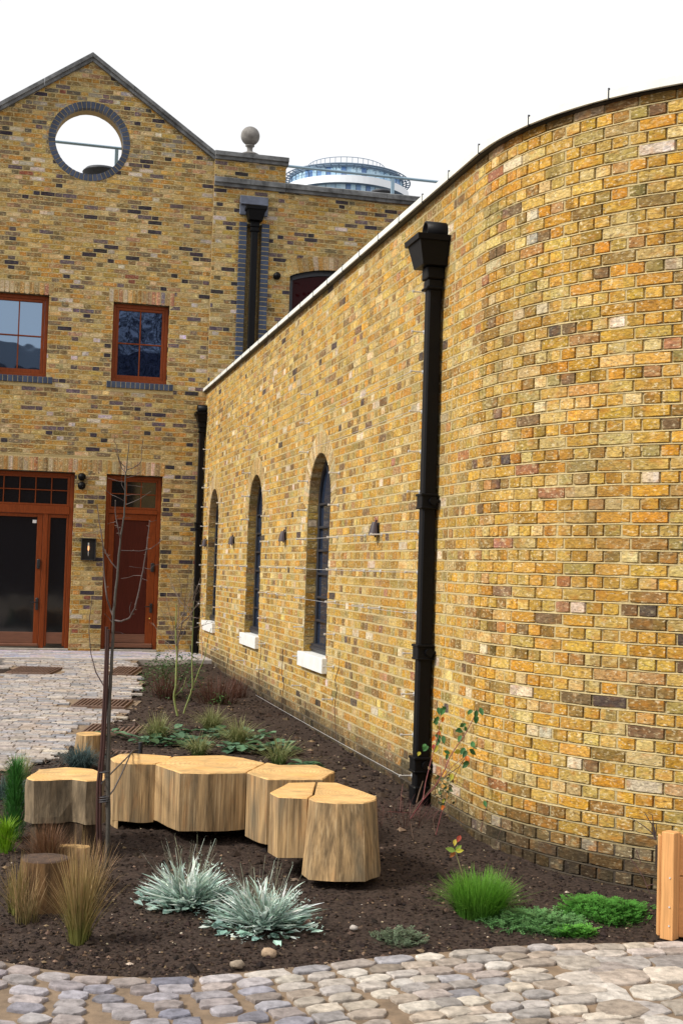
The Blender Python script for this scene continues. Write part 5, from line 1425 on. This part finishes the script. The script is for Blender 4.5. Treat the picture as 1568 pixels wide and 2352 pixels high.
LC={'g':(.05,.15,.045),'o':(.60,.16,.02),'y':(.45,.40,.05),'r':(.30,.05,.03),'b':(.16,.10,.04),'w':(.7,.62,.35)}
def leaf(f,p,L,c,dv=None):
    dv=dv or Vector((U(-.5,.3),U(-.6,.2),U(-1,.3))).normalized(); nrm=Vector((U(-.4,.4),-1,U(-.1,.6))); sd=dv.cross(nrm).normalized(); n2=sd.cross(dv)
    vs=[p];m=[.25,.55,.8]
    L_=[p+dv*L*t+sd*L*.27*math.sin(math.pi*t**.8)+n2*L*.06 for t in m]; R_=[p+dv*L*t-sd*L*.27*math.sin(math.pi*t**.8)+n2*L*.06 for t in m]; Cn=[p+dv*L*t for t in m]
    vs=[p]+L_+R_+Cn+[p+dv*L]
    f.add(vs,[(0,1,7),(0,7,4),(1,2,8,7),(4,7,8,5),(2,3,9,8),(5,8,9,6),(3,10,9),(6,9,10)],c)
f=MB()
for x,y,k in LV:
    p=onW(*cs_(x,y),.17 if y<1000 else .3)
    leaf(f,p+Vector((0,0,.02)),U(.045,.065)*(1 if k!='w' else .6),jc(LC[k],.2))
    if k=='g' and R()<.7: leaf(f,p+Vector((U(-.02,.02),0,U(-.01,.03))),U(.04,.06),jc(LC[k],.3))
for _ in range(70):   # tangle of small dull leaves low in the shrub
    p=onW(*cs_(U(790,960),U(1080,1420)),U(.12,.34)); leaf(f,p,U(.015,.04),jc(random.choice([(.14,.14,.06),(.08,.12,.04),(.25,.20,.09),(.05,.07,.03)]),.3),Vector((U(-1,1),U(-1,1),U(-1,1))).normalized())
f.build('leaves',[M['foliage']],sh)
random.seed(131)
clump('twig_clump',gnd(930,1890),120,.22,.25,.003,(.09,.035,.03),(.16,.07,.06),'low tangle of red twigs at the foot of the big downpipe','twiggy plant',base=.22,droop=.2)
# bare twig shrub near planter
f=MB(); cz=lambda x,y:((2300+x/4.276)*.6272,(2950+y/4.276)*.6272)
for pts in([(430,540),(380,440),(250,330),(130,250),(20,190)],[(430,540),(400,350),(300,200),(245,100)],[(425,540),(430,380),(440,280)],[(400,500),(385,300),(372,150),(300,110)],[(430,530),(330,500),(270,470)]):
    P_=[onW(*cz(x,y),.12) for x,y in pts]; f.tube(P_,[lerp(.004,.0015,i/(len(P_)-1)) for i in range(len(P_))],5,(.05,.03,.025))
for pts in([(10,800),(140,980),(230,1120),(290,1280),(340,1400)],[(120,700),(190,900)],[(270,1260),(400,1230)]):
    P_=[onW(*cz(x,y),.18) for x,y in pts]; f.tube(P_,[.0025]*len(P_),5,(.09,.04,.035))
o=f.build('bare_twigs',[M['stem']]); tag(o,'dark bare twigs against the wall just left of the wooden planter','twiggy plant')
f=MB(); P_=[gnd(1075,2090),atY(1062,2010,gnd(1075,2090).y),atY(1045,1955,gnd(1075,2090).y-.02)]
f.tube(P_,.003,5,(.35,.33,.15)); p=P_[-1]
for _ in range(4): leaf(f,p,U(.035,.055),jc(random.choice([(.5,.45,.05),(.35,.12,.04),(.2,.3,.05)])),Vector((U(-.7,.7),U(-.3,.3),U(-.6,.5))).normalized())
o=f.build('leaf_sprig',[M['foliage']]); tag(o,'single pale stalk with yellow and red leaves behind the bright grass tuft','plant')
# ------------------------------------------------------------------ sapling
YT=gnd(243,1995).y; tr=empty('sapling_tree',gnd(243,1995),'slender leafless sapling standing in front of the bench and doors','tree')
random.seed(140)
c2b=lambda x,y:(.36*x,1473.9+.36*y)
f=MB(); pts=[(243,1995),c2b(688,1290),c2b(693,1000),c2b(690,750),c2b(700,400),c2b(705,230),(256,1540),c4(812,1450),c4(815,1300),c4(828,1150),c4(848,950),c4(858,800),c4(872,690),c4(892,560),c4(898,430),c4(905,270),c4(915,160),c4(930,20)]
rad=[.0140,.0134,.0128,.012,.0105,.0098,.0092,.0085,.008,.0072,.0064,.0056,.005,.0045,.004,.0034,.0027,.0016]
P_=[atY(x,y,YT) for x,y in pts]; Q=[];rr=[]
for i,(a,b) in enumerate(zip(P_,P_[1:])):
    for k in range(3): Q.append(a.lerp(b,k/3)+Vector((U(-.0018,.0018),U(-.003,.003),0))); rr.append(lerp(rad[i],rad[i+1],k/3)*U(.95,1.08))
Q.append(P_[-1]); rr.append(rad[-1]); f.tube(Q,rr,10,(.06,.052,.042)); f.build('trunk',[M['stem']],tr)
BR=[([(825,1318),(870,1325),(930,1300),(970,1230),(1000,1100),(1030,950),(1050,820),(1068,680),(1075,600)],.0062),([(815,1290),(795,1240),(770,1160),(750,1000),(742,830),(738,750),(715,620),(698,480)],.0055),([(845,950),(800,900),(755,820),(740,760)],.004),([(868,740),(850,650),(830,560),(830,455)],.0042),([(870,815),(1000,820),(1080,805),(1130,770),(1170,735)],.0028),([(910,238),(960,222),(1000,195),(1015,170),(1020,80),(1030,0)],.0030),([(900,215),(862,180),(845,110),(838,60),(820,30),(830,-20)],.0026),([(902,255),(870,215),(850,150),(828,90)],.003),([(905,292),(960,282),(1005,255),(1040,222)],.002),([(897,325),(840,315),(775,295)],.0018),([(890,458),(845,435),(795,410),(755,380),(725,350)],.0022),([(905,485),(960,465),(1020,435),(1085,390)],.0022),([(910,346),(970,350),(1030,360)],.0017),([(905,420),(960,415),(1010,412)],.0017),([(895,385),(875,345),(872,300),(880,275)],.002),([(1020,997),(960,995),(910,1012),(870,1015)],.0018),([(1040,940),(1075,950),(1110,922),(1190,908)],.0019),([(930,930),(975,937),(1035,942)],.0017),([(815,1345),(785,1300),(750,1270)],.0026),([(943,1285),(932,1240),(936,1210),(948,1185)],.0022),([(735,757),(705,710),(698,660)],.002),([(725,650),(660,632),(600,640)],.0017),([(735,668),(680,683),(625,682),(590,680)],.0019),([(830,610),(800,615),(772,625)],.0015),([(845,590),(890,582),(940,580)],.0015),([(1035,960),(1045,985)],.0018),([(1020,1015),(1060,1032)],.0015),([(1070,600),(1085,610),(1125,598)],.0014),([(825,1400),(860,1403),(892,1415)],.0016),([(900,40+175),(890,260)],.002),([(735,750),(680,765)],.0015)]
f=MB()
for pts,r_ in BR:
    branch(f,[c4(x,y) for x,y in pts],YT+U(-.05,.05)*0,r_,r_*.45,random.choice([(.08,.055,.05),(.12,.09,.08),(.06,.04,.036)]),6,jy=.03,jig=.0015)
branch(f,[(251,1585),(240,1578),(231,1562),c4(690,1690),c4(655,1560),c4(640,1400),c4(645,1290),c4(665,1145)],YT,.0042,.0018,(.07,.045,.045),6,jy=.01)
for _ in range(46):   # short spurs
    pts,r_=random.choice(BR[:5]); i=random.randrange(len(pts)-1); t=R(); x=lerp(pts[i][0],pts[i+1][0],t); y=lerp(pts[i][1],pts[i+1][1],t)
    branch(f,[c4(x,y),c4(x+U(-26,26),y+U(-12,5))],YT,.0016,.0009,(.2,.15,.12),4,jy=.01)
f.build('branches',[M['stem']],tr)
for pts,lb in(([c4(766,1368),(245,1480),(240,1600),c2b(648,700),c2b(626,900),c2b(622,1150),(226,1975)],'left of two dark red wooden stakes tied to the sapling'),([c4(779,1387),(248.5,1480),(245,1600),c2b(662,700),c2b(643,900),c2b(640,1150),(233,1978)],'right of two dark red wooden stakes tied to the sapling')):
    f=MB(); P_=[atY(x,y,YT-.01 if i else YT-.01) for i,(x,y) in enumerate(pts)]; f.tube(P_,.0088,7); f.tube([P_[0]-Vector((0,0,.001)),P_[0]+Vector((0,0,.004))],.0098,7); o=f.build('stake',[M['stakewood']]); tag(o,lb,'stake','stakes tied to the sapling')
for ys,lb in((830,'upper rubber tie holding the sapling to its stakes'),(1005,'lower rubber tie wrapped round the sapling and stakes')):
    f=MB(); c=atY(*c2b(668,ys),YT-.005); n=18
    for dz in((0,) if ys==830 else (-.012,0,.014)):
        f.tube([c+Vector((math.cos(2*math.pi*k/n)*.030,math.sin(2*math.pi*k/n)*.020,dz+.004*math.cos(2*math.pi*k/n))) for k in range(n+1)],.0035,6)
    o=f.build('tree_tie',[M['rubber']]); tag(o,lb,'tree tie','rubber tree ties')
f=MB(); YP=gnd(322,1745).y-.6
for L_ in([(648,905),(700,850),(760,790),(820,730),(850,695),(885,690)],[(690,992),(730,940),(780,840),(815,760),(835,715),(855,692)]):
    P_=[]
    for i,(x,y) in enumerate(L_): P_.append(atY(*c2b(x,y),lerp(YT-.03,9.2,(i/(len(L_)-1))**1.5)))
    Q=[]
    for a,b in zip(P_,P_[1:]):
        for k in range(3): Q.append(a.lerp(b,k/3))
    Q.append(P_[-1]); f.tube(Q,.0048,7)
o=f.build('watering_hose',[M['rubber']]); tag(o,'thin dark hose looped from the sapling over the left end of the bench','hose')
f=MB(); a=gnd(321,1747); a=atY(321,1733,9.3); b=atY(324,1706,9.3); f.tube([Vector((a.x,a.y,.06)),b],[.013,.015],10); f.tube([b,b+Vector((0,0,.006))],[.020,.018],10); o=f.build('ground_peg',[M['black']]); tag(o,'short black peg standing in the soil just behind the bench','peg')
# ------------------------------------------------------------------ timber planter at right
pp=atZ(1507,2160,0.0)
pl=empty('wooden_planter',(pp.x+.3,pp.y+.1,0),'new orange softwood planter box at the right edge on the cobbles','planter')
ang=-.10; ca,sa_=math.cos(ang),math.sin(ang)
def PP(a,b,c): return Vector((pp.x+.012+a*ca-b*sa_,pp.y+a*sa_+b*ca,c))
f=MB(); pa,pb=math.cos(-.62),math.sin(-.62); PQ=lambda a,b,c:PP(.006+a*pa-b*pb,.035+a*pb+b*pa,c)
f.bbox(PQ,.0,.068,.0,.068,.0,.515,.003); f.build('corner_post',[M['plank']],pl)
f=MB(); f.bbox(PP,-.004,.010,.046,.085,.01,.495,.003); f.build('side_board',[M['plank']],pl)
for z0_,z1_ in((.008,.30),(.305,.50)):
    f=MB(); f.bbox(PP,.095,1.3,.045,.07,z0_,z1_,.004); 
    f.build('front_board',[M['plank_h']],pl)
f=MB(); f.box(PP,.012,1.3,.080,.28,.30,.40); f.build('soil_fill',[M['soil']],pl)
f=MB()
for z in(.07,.16,.30): f.tube([PQ(.05,-.001,z),PQ(.05,-.004,z)],.0045,8)
f.build('screws',[M['steel']],pl)
# ------------------------------------------------------------------ neighbours behind the camera (they show in window reflections)
hb=empty('neighbour_house',(12,-27,0),'dark brick neighbour house across the yard, seen only in window reflections','house')
f=MB(); f.bbox(XYZ,-14,26,-33,-27,0,11.6,.05); f.build('wall',[M['housebrick']],hb)
f=MB(); f.add([(-14.4,-26.6,11.6),(26.4,-26.6,11.6),(26.4,-33.4,11.6),(-14.4,-33.4,11.6),(-14.4,-30,13.4),(26.4,-30,13.4)],[(0,1,5,4),(2,3,4,5),(0,4,3),(1,2,5)]); f.build('roof',[M['rooftile']],hb)
tt=empty('dark_tree',(10.3,-15,0),'dark evergreen tree across the yard, seen only in window reflections','tree')
f=MB(); f.tube([(10.3,-15,0),(10.25,-15,6),(10.35,-15,14)],[.2,.15,.05],10,(.05,.04,.03)); f.build('trunk',[M['stem']],tt)
random.seed(150); f=MB()
for _ in range(14000):
    a=U(0,6.28); t=R(); r_=1.75*math.sqrt(R())*(1-.35*abs(t-.4)*2); p=Vector((9.4+math.cos(a)*r_*1.25,-15+math.sin(a)*r_,4.5+10.5*t)); 
    if noise.noise(p*1.1)<-.28: continue
    dv=Vector((U(-1,1),U(-1,1),U(-1,1))).normalized(); sd=dv.orthogonal().normalized(); l=U(.08,.16); f.add([p,p+dv*l*.5+sd*l*.3,p+dv*l,p+dv*l*.5-sd*l*.3],[(0,1,2,3)],jc((.015,.03,.012),.3))
f.build('crown',[M['foliage']],tt)
# ------------------------------------------------------------------ camera, light, world
cam=bpy.data.cameras.new('camera'); co=bpy.data.objects.new('camera',cam); COL.objects.link(co); scene.camera=co
cam.sensor_fit='VERTICAL'; cam.sensor_height=24; cam.sensor_width=16; cam.lens=24*FP/2352.; cam.clip_end=2000; cam.clip_start=.05
Rv=Vector((1,0,0)); Uv=Vector((0,-sp,cp)); Fv=Vector((0,cp,sp))
cx_=Rv*cr+Uv*sr; cy_=-Rv*sr+Uv*cr
from mathutils import Matrix
mw=Matrix(((cx_.x,cy_.x,-Fv.x,0),(cx_.y,cy_.y,-Fv.y,0),(cx_.z,cy_.z,-Fv.z,1.75),(0,0,0,1)))
co.matrix_world=mw
sun=bpy.data.lights.new('sun','SUN'); so=bpy.data.objects.new('sun',sun); COL.objects.link(so)
SD=Vector((-.80,-.35,.80)).normalized(); sun.energy=3.6; sun.angle=math.radians(12); sun.color=(1,.95,.86)
so.rotation_euler=(-SD).to_track_quat('-Z','Y').to_euler(); so.location=(-10,-5,20)
w=bpy.data.worlds.new('World'); scene.world=w; w.use_nodes=True; nt=w.node_tree; bg=nt.nodes['Background']
sk=nt.nodes.new('ShaderNodeTexSky'); sk.sky_type='NISHITA'; sk.sun_disc=False; sk.sun_elevation=math.asin(SD.z); sk.sun_rotation=math.atan2(SD.x,SD.y); sk.air_density=1; sk.dust_density=4
mx=nt.nodes.new('ShaderNodeMix'); mx.data_type='RGBA'; mx.inputs[0].default_value=.93; mx.inputs[7].default_value=(10.6,10.6,10.7,1)
nt.links.new(sk.outputs[0],mx.inputs[6]); nt.links.new(mx.outputs[2],bg.inputs[0]); bg.inputs[1].default_value=.090
scene.view_settings.view_transform='Standard'; scene.view_settings.look='None'; scene.view_settings.exposure=.17; scene.view_settings.gamma=1
scene.render.engine='CYCLES'
